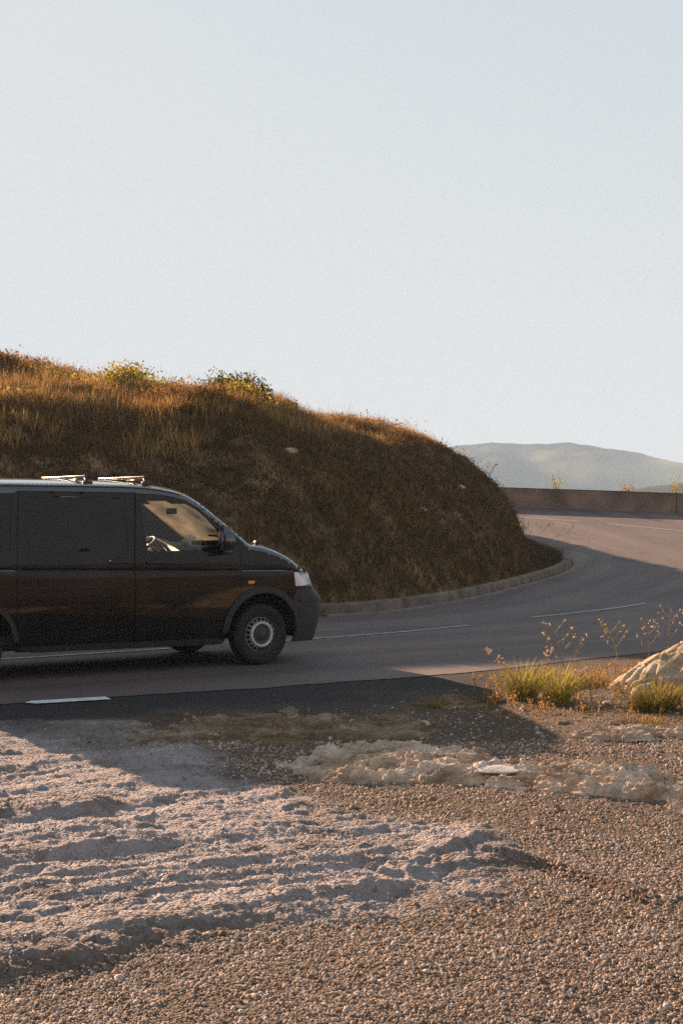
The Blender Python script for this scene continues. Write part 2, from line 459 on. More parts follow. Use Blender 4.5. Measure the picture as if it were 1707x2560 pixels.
def asphalt_mat(name, base, dark):
    m = bpy.data.materials.new(name); m.use_nodes = True
    nt = m.node_tree; p = nt.nodes['Principled BSDF']
    p.inputs['Specular IOR Level'].default_value = .35
    tc = nt.nodes.new('ShaderNodeTexCoord')
    fine = nt.nodes.new('ShaderNodeTexNoise'); fine.inputs['Scale'].default_value = 55; fine.inputs['Detail'].default_value = 3
    big = nt.nodes.new('ShaderNodeTexNoise'); big.inputs['Scale'].default_value = .55; big.inputs['Detail'].default_value = 5
    lane = nt.nodes.new('ShaderNodeAttribute'); lane.attribute_name = 'lane'
    for n in (fine, big): nt.links.new(tc.outputs['Object'], n.inputs['Vector'])
    # worn wheel tracks: noise stretched along the lane
    cb = nt.nodes.new('ShaderNodeCombineXYZ'); nt.links.new(lane.outputs['Fac'], cb.inputs[0])
    sep = nt.nodes.new('ShaderNodeSeparateXYZ'); nt.links.new(tc.outputs['Object'], sep.inputs[0])
    mul = nt.nodes.new('ShaderNodeMath'); mul.operation = 'MULTIPLY'; mul.inputs[1].default_value = .05
    nt.links.new(sep.outputs[1], mul.inputs[0]); nt.links.new(mul.outputs[0], cb.inputs[1])
    trk = nt.nodes.new('ShaderNodeTexNoise'); trk.inputs['Scale'].default_value = 1.5; trk.inputs['Detail'].default_value = 4
    nt.links.new(cb.outputs[0], trk.inputs['Vector'])
    ad = nt.nodes.new('ShaderNodeMath'); ad.operation = 'MULTIPLY_ADD'; ad.inputs[1].default_value = .75
    nt.links.new(trk.outputs[0], ad.inputs[0])
    m2 = nt.nodes.new('ShaderNodeMath'); m2.operation = 'MULTIPLY'; m2.inputs[1].default_value = .38
    nt.links.new(big.outputs[0], m2.inputs[0]); nt.links.new(m2.outputs[0], ad.inputs[2])
    m3 = nt.nodes.new('ShaderNodeMath'); m3.operation = 'MULTIPLY_ADD'; m3.inputs[1].default_value = .3
    nt.links.new(fine.outputs[0], m3.inputs[0]); nt.links.new(ad.outputs[0], m3.inputs[2])
    rp = nt.nodes.new('ShaderNodeValToRGB'); e = rp.color_ramp.elements
    e[0].position = .50; e[0].color = (*dark, 1); e[1].position = .92; e[1].color = (*base, 1)
    nt.links.new(m3.outputs[0], rp.inputs[0]); nt.links.new(rp.outputs[0], p.inputs['Base Color'])
    p.inputs['Roughness'].default_value = .8
    bp = nt.nodes.new('ShaderNodeBump'); bp.inputs['Strength'].default_value = .5; bp.inputs['Distance'].default_value = .012
    nt.links.new(fine.outputs[0], bp.inputs['Height']); nt.links.new(bp.outputs[0], p.inputs['Normal'])
    return m
M['asphalt'] = asphalt_mat('asphalt', (.175, .120, .108), (.068, .050, .052))
kin = offset_line(KERB, .12)
ks = KERB[(KERB[:, 1] < 58)]
ef = np.stack([np.interp(np.linspace(0, 1, 900), np.linspace(0, 1, len(EDGE)), EDGE[:, k]) for k in (0, 1)], -1)
ef[:, 1] += .11 * fbm(ef[:, 0] * 1.6, ef[:, 0] * 0, 141, 6, .65) * (ef[:, 1] < 25)
poly = [tuple(p) for p in ef] + [tuple(p) for p in offset_line(WALL, -.05) if p[1] < 57] + [tuple(p) for p in kin[(KERB[:, 1] < 58)][::-1]]
road = sheet('road', poly, .55, lambda x, y: grade(y), M['asphalt'], 'structure')
road['label'] = 'grey asphalt road bending left round the hill'
co = np.empty(len(road.data.vertices) * 3, np.float32); road.data.vertices.foreach_get('co', co); co = co.reshape(-1, 3)
la = road.data.attributes.new('lane', 'FLOAT', 'POINT'); la.data.foreach_set('value', sdist(co[:, 0], co[:, 1], KERB).astype(np.float32))

M['line'] = mat('road_paint', (.26, .25, .25), .7, var=.45, vscale=14, hue2=(.34, .33, .33))
M['fresh_line'] = mat('fresh_road_paint', (.66, .65, .64), .7, var=.25, vscale=12, hue2=(.62, .61, .60))
def marking(name, pts, w, taper=0.0, m='line'):
    P = catmull(pts, 10); t = np.gradient(P, axis=0); t /= np.linalg.norm(t, axis=1)[:, None]
    nrm = np.stack([-t[:, 1], t[:, 0]], -1)
    ws = np.full(len(P), w / 2)
    ws = ws * (1 + .10 * (rng.random(len(P)) - .5))
    if taper: ws[0] *= .1; ws[1] *= .4; ws[2] *= .75
    a = P + nrm * ws[:, None]; b = P - nrm * ws[:, None]
    V = np.vstack([np.column_stack([a, grade(a[:, 1]) + .007]), np.column_stack([b, grade(b[:, 1]) + .007])])
    n = len(P)
    return mesh_obj(name, V, [(k, n + k, n + k + 1, k + 1) for k in range(n - 1)], M[m], road, smooth=False)
marking('lane_marking', [(-6.6, 13.8), (-5.2, 14.85), (-3.79, 15.9), (-2.3, 17.0), (-1.9, 17.3)], .11)
marking('lane_marking', [(-.95, 18.02), (-.31, 18.52), (.8, 19.5), (1.84, 20.65)], .09)
marking('lane_marking', [(2.93, 22.18), (3.7, 23.05), (4.6, 24.15), (5.41, 25.3)], .10)
marking('lane_marking', [(7.6, 29.6), (8.2, 31.4), (8.7, 33.0)], .11)
marking('lane_marking', [(11.6, 42.6), (10.8, 43.6), (9.97, 44.55), (9.3, 45.3), (8.58, 46.02)], .12)
marking('lane_marking', [(7.85, 46.64), (7.0, 47.2), (6.11, 47.76), (5.0, 48.4)], .12)
marking('edge_marking', [(-2.72, 12.27), (-2.5, 12.37), (-2.3, 12.47), (-2.06, 12.58)], .20, 1, 'fresh_line')

# kerb: a low concrete upstand with a rounded top, and the gutter apron at the nose of the bend
M['kerb'] = mat('kerb_concrete', (.125, .09, .065), .9, spec=.2, var=.3, vscale=3, hue2=(.18, .13, .10), bump=.5, bscale=30)
sec = [(-.02, -.1), (0, .02), (.01, .15), (.04, .185), (.16, .19), (.21, .18), (.24, .12), (.25, -.1)]
V = []; n = len(KERB)
for d_, z_ in sec:
    L = offset_line(KERB, d_)
    wob = .012 * fbm(L[:, 0] * 1.5, L[:, 1] * 1.5, 71, 3)
    V.append(np.column_stack([L, grade(KERB[:, 1]) + z_ + (wob if z_ > .1 else 0)]))
V = np.vstack(V); ns = len(sec)
kerb = mesh_obj('kerb', V, [(s * n + k, s * n + k + 1, (s + 1) * n + k + 1, (s + 1) * n + k) for s in range(ns - 1) for k in range(n - 1)], M['kerb'])
tag(kerb, label='brown concrete kerb along the foot of the hill', kind='structure')
M['gutter'] = mat('gutter_concrete', (.17, .135, .115), .85, spec=.25, var=.25, vscale=4, bump=.3, bscale=40)
kk = offset_line(KERB, -.015)
sel = [k for k in range(n) if 22.3 < KERB[k, 1] < 43 and KERB[k, 0] > -.5]
inner = kk[sel]
u = np.linspace(0, 1, len(sel))
wid = .10 + .52 * np.exp(-((u - .70) / .17) ** 2)
wid[u > .86] *= np.linspace(1, .25, (u > .86).sum())
outer = kk[sel] - (np.stack([-np.gradient(inner, axis=0)[:, 1], np.gradient(inner, axis=0)[:, 0]], -1) / np.linalg.norm(np.gradient(inner, axis=0), axis=1)[:, None]) * wid[:, None]
V = np.vstack([np.column_stack([inner, grade(inner[:, 1]) + .03]), np.column_stack([outer, grade(outer[:, 1]) + .022]), np.column_stack([outer, grade(outer[:, 1]) - .03])]); q = len(sel)
gut = mesh_obj('gutter', V, [(s * q + k, (s + 1) * q + k, (s + 1) * q + k + 1, s * q + k + 1) for s in range(2) for k in range(q - 1)], M['gutter'])
tag(gut, label='smooth concrete gutter apron round the nose of the bend', kind='structure')

# parapet wall of cast panels with a coping
M['wall'] = mat('parapet_concrete', (.20, .125, .088), .9, spec=.2, var=.3, vscale=1.2, hue2=(.25, .16, .115), bump=.35, bscale=18)
pw = empty('parapet_wall', (11.7, 48.95, 0))
tag(pw, 'low reddish brown concrete parapet wall along the far side of the bend', 'wall')
seg = np.concatenate([[0], np.cumsum(np.linalg.norm(np.diff(WALL, axis=0), axis=1))])
Lw = seg[-1]; pos = np.concatenate([[0], np.arange(4.3, Lw, 9.0)])
for s0, s1 in zip(pos[:-1], pos[1:]):
    ts = np.linspace(s0 + .012, s1 - .012, 9)
    P = np.stack([np.interp(ts, seg, WALL[:, 0]), np.interp(ts, seg, WALL[:, 1])], -1)
    t = np.gradient(P, axis=0); t /= np.linalg.norm(t, axis=1)[:, None]; nn = np.stack([-t[:, 1], t[:, 0]], -1)
    hs = .70
    prof = [(.0, -.2), (.0, hs - .03), (.03, hs), (-.25, hs), (-.28, hs - .03), (-.28, -.4)]
    V = []
    for k in range(9):
        for d_, z_ in prof:
            pt = P[k] + nn[k] * d_
            V.append((pt[0] - 11.7, pt[1] - 48.95, float(grade(P[k][1])) + z_))
    npf = len(prof)
    Fc = [(k * npf + a, k * npf + a + 1, (k + 1) * npf + a + 1, (k + 1) * npf + a) for k in range(8) for a in range(npf - 1)]
    Fc += [tuple(range(npf)), tuple(range(8 * npf, 9 * npf))[::-1]]
    o = mesh_obj('wall_panel', V, Fc, M['wall'], pw, smooth=False)
    bm = bmesh.new(); bm.from_mesh(o.data); bmesh.ops.recalc_face_normals(bm, faces=bm.faces); bm.to_mesh(o.data); bm.free()

# ------------------------------------------------------------------ the hill
def grid_faces(nx, ny):
    i = np.arange(nx - 1)[:, None] * ny; j = np.arange(ny - 1)[None]
    return np.stack([i + j, i + ny + j, i + ny + j + 1, i + j + 1], -1).reshape(-1, 4)
hx = np.concatenate([np.linspace(-60, -10, 60, endpoint=False), np.arange(-10, 6.3, .14)])
hy = np.concatenate([np.linspace(-4, 16, 50, endpoint=False), np.arange(16, 44, .14), np.linspace(44, 100, 70)])
HX, HY = np.meshgrid(hx, hy, indexing='ij')
S = sdist(HX, HY, KERB).reshape(HX.shape)
HZ = hill_z(HX, HY, S)
HZ = np.where(S < .1, grade(HY) - .3, HZ)
Fh = grid_faces(*HX.shape)
keep = (S.ravel()[Fh] > -.05).all(1)
# rim vertices slide onto the kerb back so the edge is clean
M['hill'] = mat('hill_soil', (.08, .048, .026), 1, spec=.05, var=.5, vscale=1.6, hue2=(.19, .115, .06), bump=1.0, bscale=22, detail=12)
Vh = np.stack([HX, HY, HZ], -1).reshape(-1, 3)
used = np.unique(Fh[keep]); remap = -np.ones(len(Vh), int); remap[used] = np.arange(len(used))
hill = mesh_obj('hill', Vh[used], remap[Fh[keep]], M['hill'])
tag(hill, label='steep grassy brown hillside cut off by the road', kind='structure')

# ---- blades of grass as one numpy mesh
def blades(P, H, lean, W, colr, seed=1, curve=.5, segs=2, az=None):
    r = np.random.default_rng(seed); n = len(P)
    a = r.random(n) * 2 * np.pi if az is None else az
    face = r.random(n) * np.pi
    dx, dy = np.cos(a) * lean, np.sin(a) * lean
    wx, wy = np.cos(face), np.sin(face)
    V = []; Cc = []
    for k in range(segs):
        t = k / segs; wd = W * (1 - .45 * t)
        c = P + np.stack([dx * H * t * (curve * t + 1 - curve), dy * H * t * (curve * t + 1 - curve), H * t], -1)
        w3 = np.stack([wx * wd / 2, wy * wd / 2, 0 * wd], -1)
        V += [c - w3, c + w3]
    V.append(P + np.stack([dx * H, dy * H, H], -1))
    nv = 2 * segs + 1
    V = np.stack(V, 1).reshape(-1, 3)
    b = np.arange(n)[:, None] * nv
    T = []
    for k in range(segs - 1):
        T += [[2 * k, 2 * k + 1, 2 * k + 3], [2 * k, 2 * k + 3, 2 * k + 2]]
    T.append([2 * segs - 2, 2 * segs - 1, 2 * segs])
    Fc = (b[:, None, :] + np.array(T)[None]).reshape(-1, 3)
    return V, Fc, np.repeat(colr, nv, 0)

def joined(parts):
    V = []; Fc = []; Cc = []; b = 0
    for v, f, c in parts:
        V.append(v); Fc.append(f + b); Cc.append(c); b += len(v)
    return np.vstack(V), np.vstack(Fc), np.vstack(Cc)

def hill_points(n, x0, x1, y0, y1, smin, smax, seed):
    r = np.random.default_rng(seed)
    x = r.uniform(x0, x1, n); y = r.uniform(y0, y1, n)
    s = sdist(x, y, KERB); k = (s > smin) & (s < smax) & (np.abs(x / y) < .40)
    return x[k], y[k], s[k]
pal = np.array([(.13, .070, .030), (.20, .112, .048), (.10, .055, .026), (.24, .145, .06), (.13, .088, .034), (.32, .20, .09)])
x, y, s = hill_points(900000, -12, 6, 15, 46, .22, 11.8, 3)
cl = fbm(x * .8, y * .8, 19, 3); cl2 = fbm(x * 2.6, y * 2.6, 29, 2)
keepb = rng.random(len(x)) < (.50 + .7 * np.clip(cl2 + .35, 0, 1))
x, y, s, cl, cl2 = x[keepb], y[keepb], s[keepb], cl[keepb], cl2[keepb]
z = hill_z(x, y, s) - .02
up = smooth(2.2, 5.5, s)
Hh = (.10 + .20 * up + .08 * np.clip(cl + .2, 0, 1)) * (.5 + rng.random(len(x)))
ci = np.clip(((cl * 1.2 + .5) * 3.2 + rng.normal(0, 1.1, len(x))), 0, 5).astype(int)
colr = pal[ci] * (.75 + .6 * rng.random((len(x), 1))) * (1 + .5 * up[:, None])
green = ((fbm(x * .5, y * .5, 77, 2) > .12) & (rng.random(len(x)) < .5))
colr[green] *= np.array([.95, .95, .68])
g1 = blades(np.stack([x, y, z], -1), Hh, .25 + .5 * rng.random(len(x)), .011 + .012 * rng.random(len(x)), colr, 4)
x, y, s = hill_points(95000, -12, 5, 17, 45, 2.3, 11.8, 13)
k = (fbm(x * .7, y * .7, 91, 2) > -.15) & ((s > 3.2) | (x / y < -.1))
x, y, s = x[k], y[k], s[k]
z = hill_z(x, y, s) - .02
colr = np.array([(.52, .31, .10)]) * (.55 + .7 * rng.random((len(x), 1)))
g2 = blades(np.stack([x, y, z], -1), (.24 + .30 * rng.random(len(x))) * (.75 + .25 * smooth(3, 5.5, s)), .15 + .3 * rng.random(len(x)), np.full(len(x), .010), colr, 5, segs=3)
V, Fc, cc = joined([g1, g2])
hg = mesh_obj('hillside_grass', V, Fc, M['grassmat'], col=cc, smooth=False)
tag(hg, 'dry brown grass covering the steep hillside behind the van', 'grass', kind='stuff')

# ---- leaves: small folded quads round points
def leaves(P, size, colr, seed=1, upb=.3):
    r = np.random.default_rng(seed); n = len(P)
    d = r.normal(size=(n, 3)); d[:, 2] += upb; d /= np.linalg.norm(d, axis=1)[:, None]
    e = np.cross(d, r.normal(size=(n, 3))); e /= np.linalg.norm(e, axis=1)[:, None]
    size = np.broadcast_to(size, (n,))[:, None]
    V = np.stack([P, P + d * size * .5 + e * size * .28, P + d * size, P + d * size * .5 - e * size * .28], 1).reshape(-1, 3)
    b = np.arange(n)[:, None] * 4
    Fc = (b[:, None, :] + np.array([[0, 1, 2], [0, 2, 3]])[None]).reshape(-1, 3)
    return V, Fc, np.repeat(colr, 4, 0)

# low scrub growing through the grass of the bank
cx, cy, cs = hill_points(15000, -12, 6, 15, 45, .3, 8.5, 43)
k = rng.random(len(cx)) < .62
cx, cy, cs = cx[k], cy[k], cs[k]
cz = hill_z(cx, cy, cs)
per = 22
rad = .08 + .16 * rng.random(len(cx))
off = rng.normal(size=(len(cx), per, 3)) * .55 * rad[:, None, None]; off[..., 2] = np.abs(off[..., 2]) * .9
P = (np.stack([cx, cy, cz], -1)[:, None, :] + off).reshape(-1, 3)
base = np.array([(.075, .055, .025), (.095, .085, .03), (.13, .075, .035), (.16, .115, .045), (.06, .06, .022)])[rng.integers(0, 5, len(cx))]
cc = np.repeat(base, per, 0) * (.6 + .8 * rng.random((len(P), 1)))
V, Fc, cc = leaves(P, .03 + .035 * rng.random(len(P)), cc, 6)
hs_ = mesh_obj('hillside_scrub', V, Fc, M['leaf'], col=cc, smooth=False)
tag(hs_, 'low dark leafy scrub dotted through the hillside grass', 'scrub', kind='stuff')

M['bark'] = mat('bark', (.10, .065, .04), .9, var=.3, vscale=20)
def bush(name, label, x, y, w, h, cols, n, seed, leaf=.06, cat='bush', group=None, z=None, lump=7, dep=None):
    r = np.random.default_rng(seed)
    if z is None: z = float(hill_z(np.array([x]), np.array([y]), sdist([x], [y], KERB))[0]) - .05
    root = empty(name, (x, y, z)); tag(root, label, cat, group)
    st = MB(); tips = []
    dep = dep or w * .8
    for k in range(lump):
        a = r.uniform(0, 2 * np.pi); q = math.sqrt(r.random())
        tip = np.array([math.cos(a) * q * w * .5, math.sin(a) * q * dep * .5, h * (.45 + .5 * r.random()) * (1 - .35 * q * q)])
        mid = tip * np.array([.45, .45, .5]) + r.normal(size=3) * .03 * h
        st.tube([(tip * .0) + [r.normal() * .03, r.normal() * .03, -.05], mid, tip], [.018 * h + .006, .011 * h + .004, .004], 5)
        tips.append(tip)
        for _ in range(2):
            t2 = tip + r.normal(size=3) * np.array([.16 * w, .16 * dep, .12 * h])
            st.tube([mid, (mid + t2) / 2 + r.normal(size=3) * .02, t2], [.009 * h + .003, .006, .003], 4); tips.append(t2)
    st.build('stem', M['bark'], root)
    tips = np.array(tips)
    ti = r.integers(0, len(tips), n)
    sp = np.array([.15 * w, .15 * dep, .13 * h])
    P = tips[ti] + r.normal(size=(n, 3)) * sp * (.5 + .7 * r.random((n, 1)))
    P[:, 2] = np.abs(P[:, 2] + .02)
    cols = np.array(cols)
    cc = cols[(ti * 7 + r.integers(0, 2, n)) % len(cols)] * (.65 + .7 * r.random((n, 1)))
    V, Fc, cc = leaves(P, leaf * (.6 + .8 * r.random(n)), cc, seed + 1)
    mesh_obj('foliage', V, Fc, M['leaf'], root, smooth=False, col=cc)['kind'] = 'stuff'
    return root
GR = [(.05, .055, .02), (.075, .075, .025), (.10, .09, .03), (.16, .13, .04)]
YE = [(.42, .31, .05), (.30, .23, .04), (.48, .34, .08), (.20, .16, .035)]
RU = [(.24, .12, .045), (.16, .085, .03), (.32, .18, .07)]
bush('hilltop_bush', 'dark green rounded bush standing tallest against the sky on the hill crest', -2.2, 30.0, 1.0, .85, GR, 4600, 101, .065, lump=14)
bush('hilltop_bush', 'low domed olive bush on the skyline beside the flat dark slab', -5.1, 34.4, 1.15, .72, [(.13, .10, .035), (.17, .13, .05), (.09, .075, .028)], 3400, 102, .065, lump=13)
bush('yellow_bush', 'straggling yellow green bush below the domed bush on the skyline', -4.45, 29.6, 1.5, .66, YE, 2800, 103, .075, lump=12)
bush('yellow_bush', 'pale yellow leafy plant on the slope left of the straggling bush', -5.7, 29.0, 1.3, .56, YE, 1700, 104, .065)
bush('rusty_shrub', 'small rust coloured shrub on the crest right of the dark bush', -1.15, 31.6, .6, .48, RU, 1200, 105, .05)
bush('rusty_shrub', 'reddish dry thicket where the crest of the hill starts to fall', .2, 33.3, 1.7, .46, RU, 2000, 106, .055, lump=14)
bush('rusty_shrub', 'broad golden brown shrub at the left end of the crest', -7.0, 30.2, 1.3, .55, RU + YE, 2000, 107, .06)
bush('yellow_bush', 'yellow leaved patch below the tall dark bush on the crest', -2.05, 28.2, 1.1, .50, YE, 1600, 108, .06)
bush('yellow_bush', 'low golden plant at the left edge halfway up the slope', -5.9, 25.4, .9, .42, YE, 1000, 109, .055)
for q_, (bx_, by_) in enumerate([(-6.5, 27.2), (-6.1, 31.5), (-3.4, 30.6), (-6.5, 33.2), (-2.7, 26.6), (-5.0, 26.8), (-3.7, 27.4), (-4.9, 31.6)]):
    bush('rusty_shrub', ['golden brown thorn shrub low on the left shoulder', 'rusty shrub behind the pale yellow leafy plant', 'brown shrub on the crest between the domed bush and the dark bush', 'gold tipped shrub on the skyline left of the dark slab', 'copper coloured shrub below the crest left of the tall dark bush',
         'tawny shrub in the middle of the left shoulder', 'brown and yellow thorn bush where the shoulder meets the bank', 'rusty shrub right behind the straggling yellow bush'][q_], bx_, by_, 1.1, .5, RU if q_ % 2 else RU + YE, 1500, 120 + q_, .06)

# stems that stick up over the skyline, each drawn as a stalk with a few seed tufts, joined per clump
def stalks(P, H, colr, seed):
    r = np.random.default_rng(seed); parts = []
    n = len(P)
    lean = .1 + .25 * r.random(n); az = r.random(n) * 2 * np.pi
    parts.append(blades(P, H, lean, np.full(n, .010), colr, seed, segs=3, az=az, curve=.6))
    for q in range(5):
        t = .7 + .3 * r.random(n)
        Q = P + np.stack([np.cos(az) * lean * H * t * t, np.sin(az) * lean * H * t * t, H * t], -1)
        parts.append(leaves(Q, .016 + .016 * r.random(n), colr * 1.2, seed + q + 1, .8))
    return joined(parts)
x, y, s = hill_points(1500, -9, 5, 24, 42, 4.0, 11.5, 61)
z = hill_z(x, y, s)
V, Fc, cc = stalks(np.stack([x, y, z - .02], -1), .35 + .4 * rng.random(len(x)), np.array([(.36, .25, .12)]) * (.6 + .6 * rng.random((len(x), 1))), 62)
tag(mesh_obj('tall_dry_grass', V, Fc, M['grassmat'], col=cc, smooth=False), 'thin dry seed stalks along the crest against the sky', 'grass', kind='stuff')

# ------------------------------------------------------------------ foreground ground: pale bedrock and gravel
c31, s31 = math.cos(R(31)), math.sin(R(31))
GREY = np.array([(-2.2, 3.9), (-1.19, 4.97), (-.80, 5.24), (-.32, 5.62), (.12, 5.83), (.68, 6.03), (.77, 6.55), (.95, 6.83), (.72, 7.44), (.16, 7.77), (-.35, 8.64), (-1.05, 10.3),
                 (-1.7, 11.3), (-4.2, 11.0), (-6.0, 9.0), (-6, 4)])
def grey_sd(x, y):
    xs = x + .22 * fbm(x * 1.6, y * 1.6, 51, 5, .6); ys = y + .34 * fbm(x * 1.6 + 9, y * 1.6, 52, 5, .6)
    d = np.abs(sdist(xs, ys, np.vstack([GREY, GREY[:1]])))
    return np.where(inside(np.stack([xs.ravel(), ys.ravel()], -1), GREY), d, -d)
def ground_z(x, y, fine=True):
    x = np.asarray(x, float).ravel(); y = np.asarray(y, float).ravel()
    al = x * c31 + y * s31; pe = -x * s31 + y * c31
    pe2 = pe + .25 * fbm(al * .5, pe * .5, 61, 2)
    gm = smooth(-.06, .16, grey_sd(x, y))
    rid = fbm(al * .55, pe2 * 1.9, 62, 3)
    saw = np.mod(pe2 * 1.75 + .45 * fbm(al * .6, pe2 * .9, 63, 2) + .10 * fbm(al * 3.2, pe * 3.2, 163, 3), 1.0)
    saw = np.where(saw < .14, smooth(0, .14, saw), 1 - (saw - .14) / .86)
    saw2 = np.mod(pe2 * 5.3 + .8 * fbm(al * .9, pe2 * 1.8, 164, 3) + .12 * fbm(al * 7, pe * 7, 165, 2), 1.0)
    saw2 = np.where(saw2 < .16, smooth(0, .16, saw2), 1 - (saw2 - .16) / .84)
    amp2 = smooth(-.1, .4, fbm(al * .8, pe2 * 1.6, 166, 3))
    amp = smooth(-.25, .35, fbm(al * .7, pe2 * 1.2, 64, 3))
    z = gm * (.020 + .045 * rid + .033 * saw * amp * (.35 + 1.3 * amp2) + .018 * saw2 * amp2 * (1.2 - .8 * amp)) + .022 * fbm(al * .8, pe * 1.3, 65, 3)
    if fine:
        wx = .03 * fbm(x * 9, y * 9, 171, 3); wy = .03 * fbm(x * 9, y * 9, 172, 3)
        f1, e1 = plates((al + wx) * 3.2, (pe + wy) * 6.5, 173, 1.2); f2, e2 = plates((al + wx) * 9, (pe + wy) * 15, 176, 1.2)
        z = z + gm * (.016 * f1 + .010 * f2 - .016 * np.exp(-(e1 / .05) ** 2) * smooth(-.1, .3, fbm(al, pe, 179, 2)) - .005 * np.exp(-(e2 / .1) ** 2))
        z = z + gm * (.012 * fbm(al * 2.4, pe2 * 7, 66, 4) + .010 * fbm(x * 14, y * 17, 67, 4)) + .005 * fbm(x * 30, y * 30, 68, 2)
    # small scarp with a hollow under it, near the right tip of the pale bedrock
    a = np.array([(.80, 6.75), (.92, 6.66), (1.02, 6.52), (1.14, 6.30), (1.22, 6.12)])
    d = sdist(x, y, a)
    z = z + np.where(np.abs(d) < .5, .030 * smooth(0, .03, d) * np.exp(-(d / .16) ** 2) - .016 * smooth(0, .03, -d) * np.exp(-(d / .13) ** 2), 0)
    # the road shoulder: level and a little below the asphalt; sinks under the road sheet
    e = sdist(x, y, EDGE)
    z = z * smooth(0, -1.4, e) - .006 * smooth(-.5, -.05, e) - .05 * smooth(.06, .3, e)
    # the right side lifts into a low bank round the boulder
    z = z + .10 * smooth(1.0, 3.0, x) * smooth(9.0, 11.0, y) * smooth(-.5, -2.0, e)
    return z
yy = 3.0 * np.exp(np.arange(0, math.log(21. / 3.0), .0026))
tt = np.concatenate([np.linspace(-.75, -.29, 60, endpoint=False), np.linspace(-.29, .29, 470), np.linspace(.29, .75, 61)[1:]])
GY, GT = np.meshgrid(yy, tt, indexing='ij')
GX = GT * (GY + 1.2)
gz = ground_z(GX, GY).reshape(GX.shape)
ed = sdist(GX, GY, EDGE).reshape(GX.shape)
gs = smooth(-.10, .25, grey_sd(GX.ravel(), GY.ravel())).reshape(GX.shape)
gs = gs * (.42 + .58 * smooth(-.45, .25, fbm(GX * 1.9, GY * 2.6, 83, 4) + .35 * fbm(GX * 9, GY * 14, 84, 2)))
Fg = grid_faces(*GX.shape)[:, ::-1]
keep = (ed.ravel()[Fg] < .6).all(1)
tar = smooth(-2.2, -.75, ed + .75 * fbm(GX * 1.3, GY * 1.3, 81, 5, .6).reshape(GX.shape))
tar = tar * smooth(2.6, 1.2, GX)
Vg = np.stack([GX, GY, gz], -1).reshape(-1, 3)
used = np.unique(Fg[keep]); remap = -np.ones(len(Vg), int); remap[used] = np.arange(len(used))

def ground_mat():
    m = bpy.data.materials.new('stony_ground'); m.use_nodes = True
    nt = m.node_tree; p = nt.nodes['Principled BSDF']; p.inputs['Roughness'].default_value = .95; p.inputs['Specular IOR Level'].default_value = .12
    tc = nt.nodes.new('ShaderNodeTexCoord')
    def noise(s, d=5):
        n = nt.nodes.new('ShaderNodeTexNoise'); n.inputs['Scale'].default_value = s; n.inputs['Detail'].default_value = d
        nt.links.new(tc.outputs['Object'], n.inputs['Vector']); return n
    def ramp(src, stops):
        r = nt.nodes.new('ShaderNodeValToRGB'); e = r.color_ramp.elements
        while len(e) < len(stops): e.new(.5)
        for q, (ps, c) in zip(e, stops): q.position = ps; q.color = (*c, 1)
        nt.links.new(src, r.inputs[0]); return r.outputs[0]
    def mix(f, a, b, t='MIX'):
        x = nt.nodes.new('ShaderNodeMix'); x.data_type = 'RGBA'; x.blend_type = t
        if isinstance(f, float): x.inputs[0].default_value = f
        else: nt.links.new(f, x.inputs[0])
        nt.links.new(a, x.inputs[6]); nt.links.new(b, x.inputs[7]); return x.outputs[2]
    def attr(n):
        a = nt.nodes.new('ShaderNodeAttribute'); a.attribute_name = n; return a.outputs['Fac']
    big = noise(1.3).outputs[0]; med = noise(9).outputs[0]; fin = noise(70, 3).outputs[0]
    vor = nt.nodes.new('ShaderNodeTexVoronoi'); vor.inputs['Scale'].default_value = 58
    nt.links.new(tc.outputs['Object'], vor.inputs['Vector'])
    grey = mix(.5, ramp(med, [(.3, (.25, .20, .19)), (.7, (.40, .345, .345))]), ramp(fin, [(.3, (.22, .17, .16)), (.7, (.42, .365, .36))]))
    sepc = nt.nodes.new('ShaderNodeSeparateColor'); nt.links.new(vor.outputs['Color'], sepc.inputs[0])
    grav = mix(.55, ramp(sepc.outputs[0], [(0, (.05, .031, .022)), (.5, (.11, .072, .05)), (1, (.22, .155, .115))]), ramp(big, [(.3, (.08, .052, .036)), (.7, (.16, .115, .085))]))
    c = mix(attr('grey'), grav, grey)
    dk = ramp(fin, [(.3, (.030, .026, .026)), (.7, (.060, .052, .050))])
    c = mix(attr('tar'), c, dk)
    nt.links.new(c, p.inputs['Base Color'])
    bp = nt.nodes.new('ShaderNodeBump'); bp.inputs['Strength'].default_value = 1.0; bp.inputs['Distance'].default_value = .014; bp.invert = True
    nt.links.new(vor.outputs['Distance'], bp.inputs['Height'])
    b2 = nt.nodes.new('ShaderNodeBump'); b2.inputs['Strength'].default_value = .6; b2.inputs['Distance'].default_value = .012
    nt.links.new(fin, b2.inputs['Height']); nt.links.new(bp.outputs[0], b2.inputs['Normal'])
    nt.links.new(b2.outputs[0], p.inputs['Normal'])
    return m
M['ground'] = ground_mat()
gnd = mesh_obj('ground', Vg[used], remap[Fg[keep]], M['ground'], attrs={'grey': gs.ravel()[used], 'tar': tar.ravel()[used]})
tag(gnd, label='stony lay-by of pale bedrock and gravel', kind='structure')

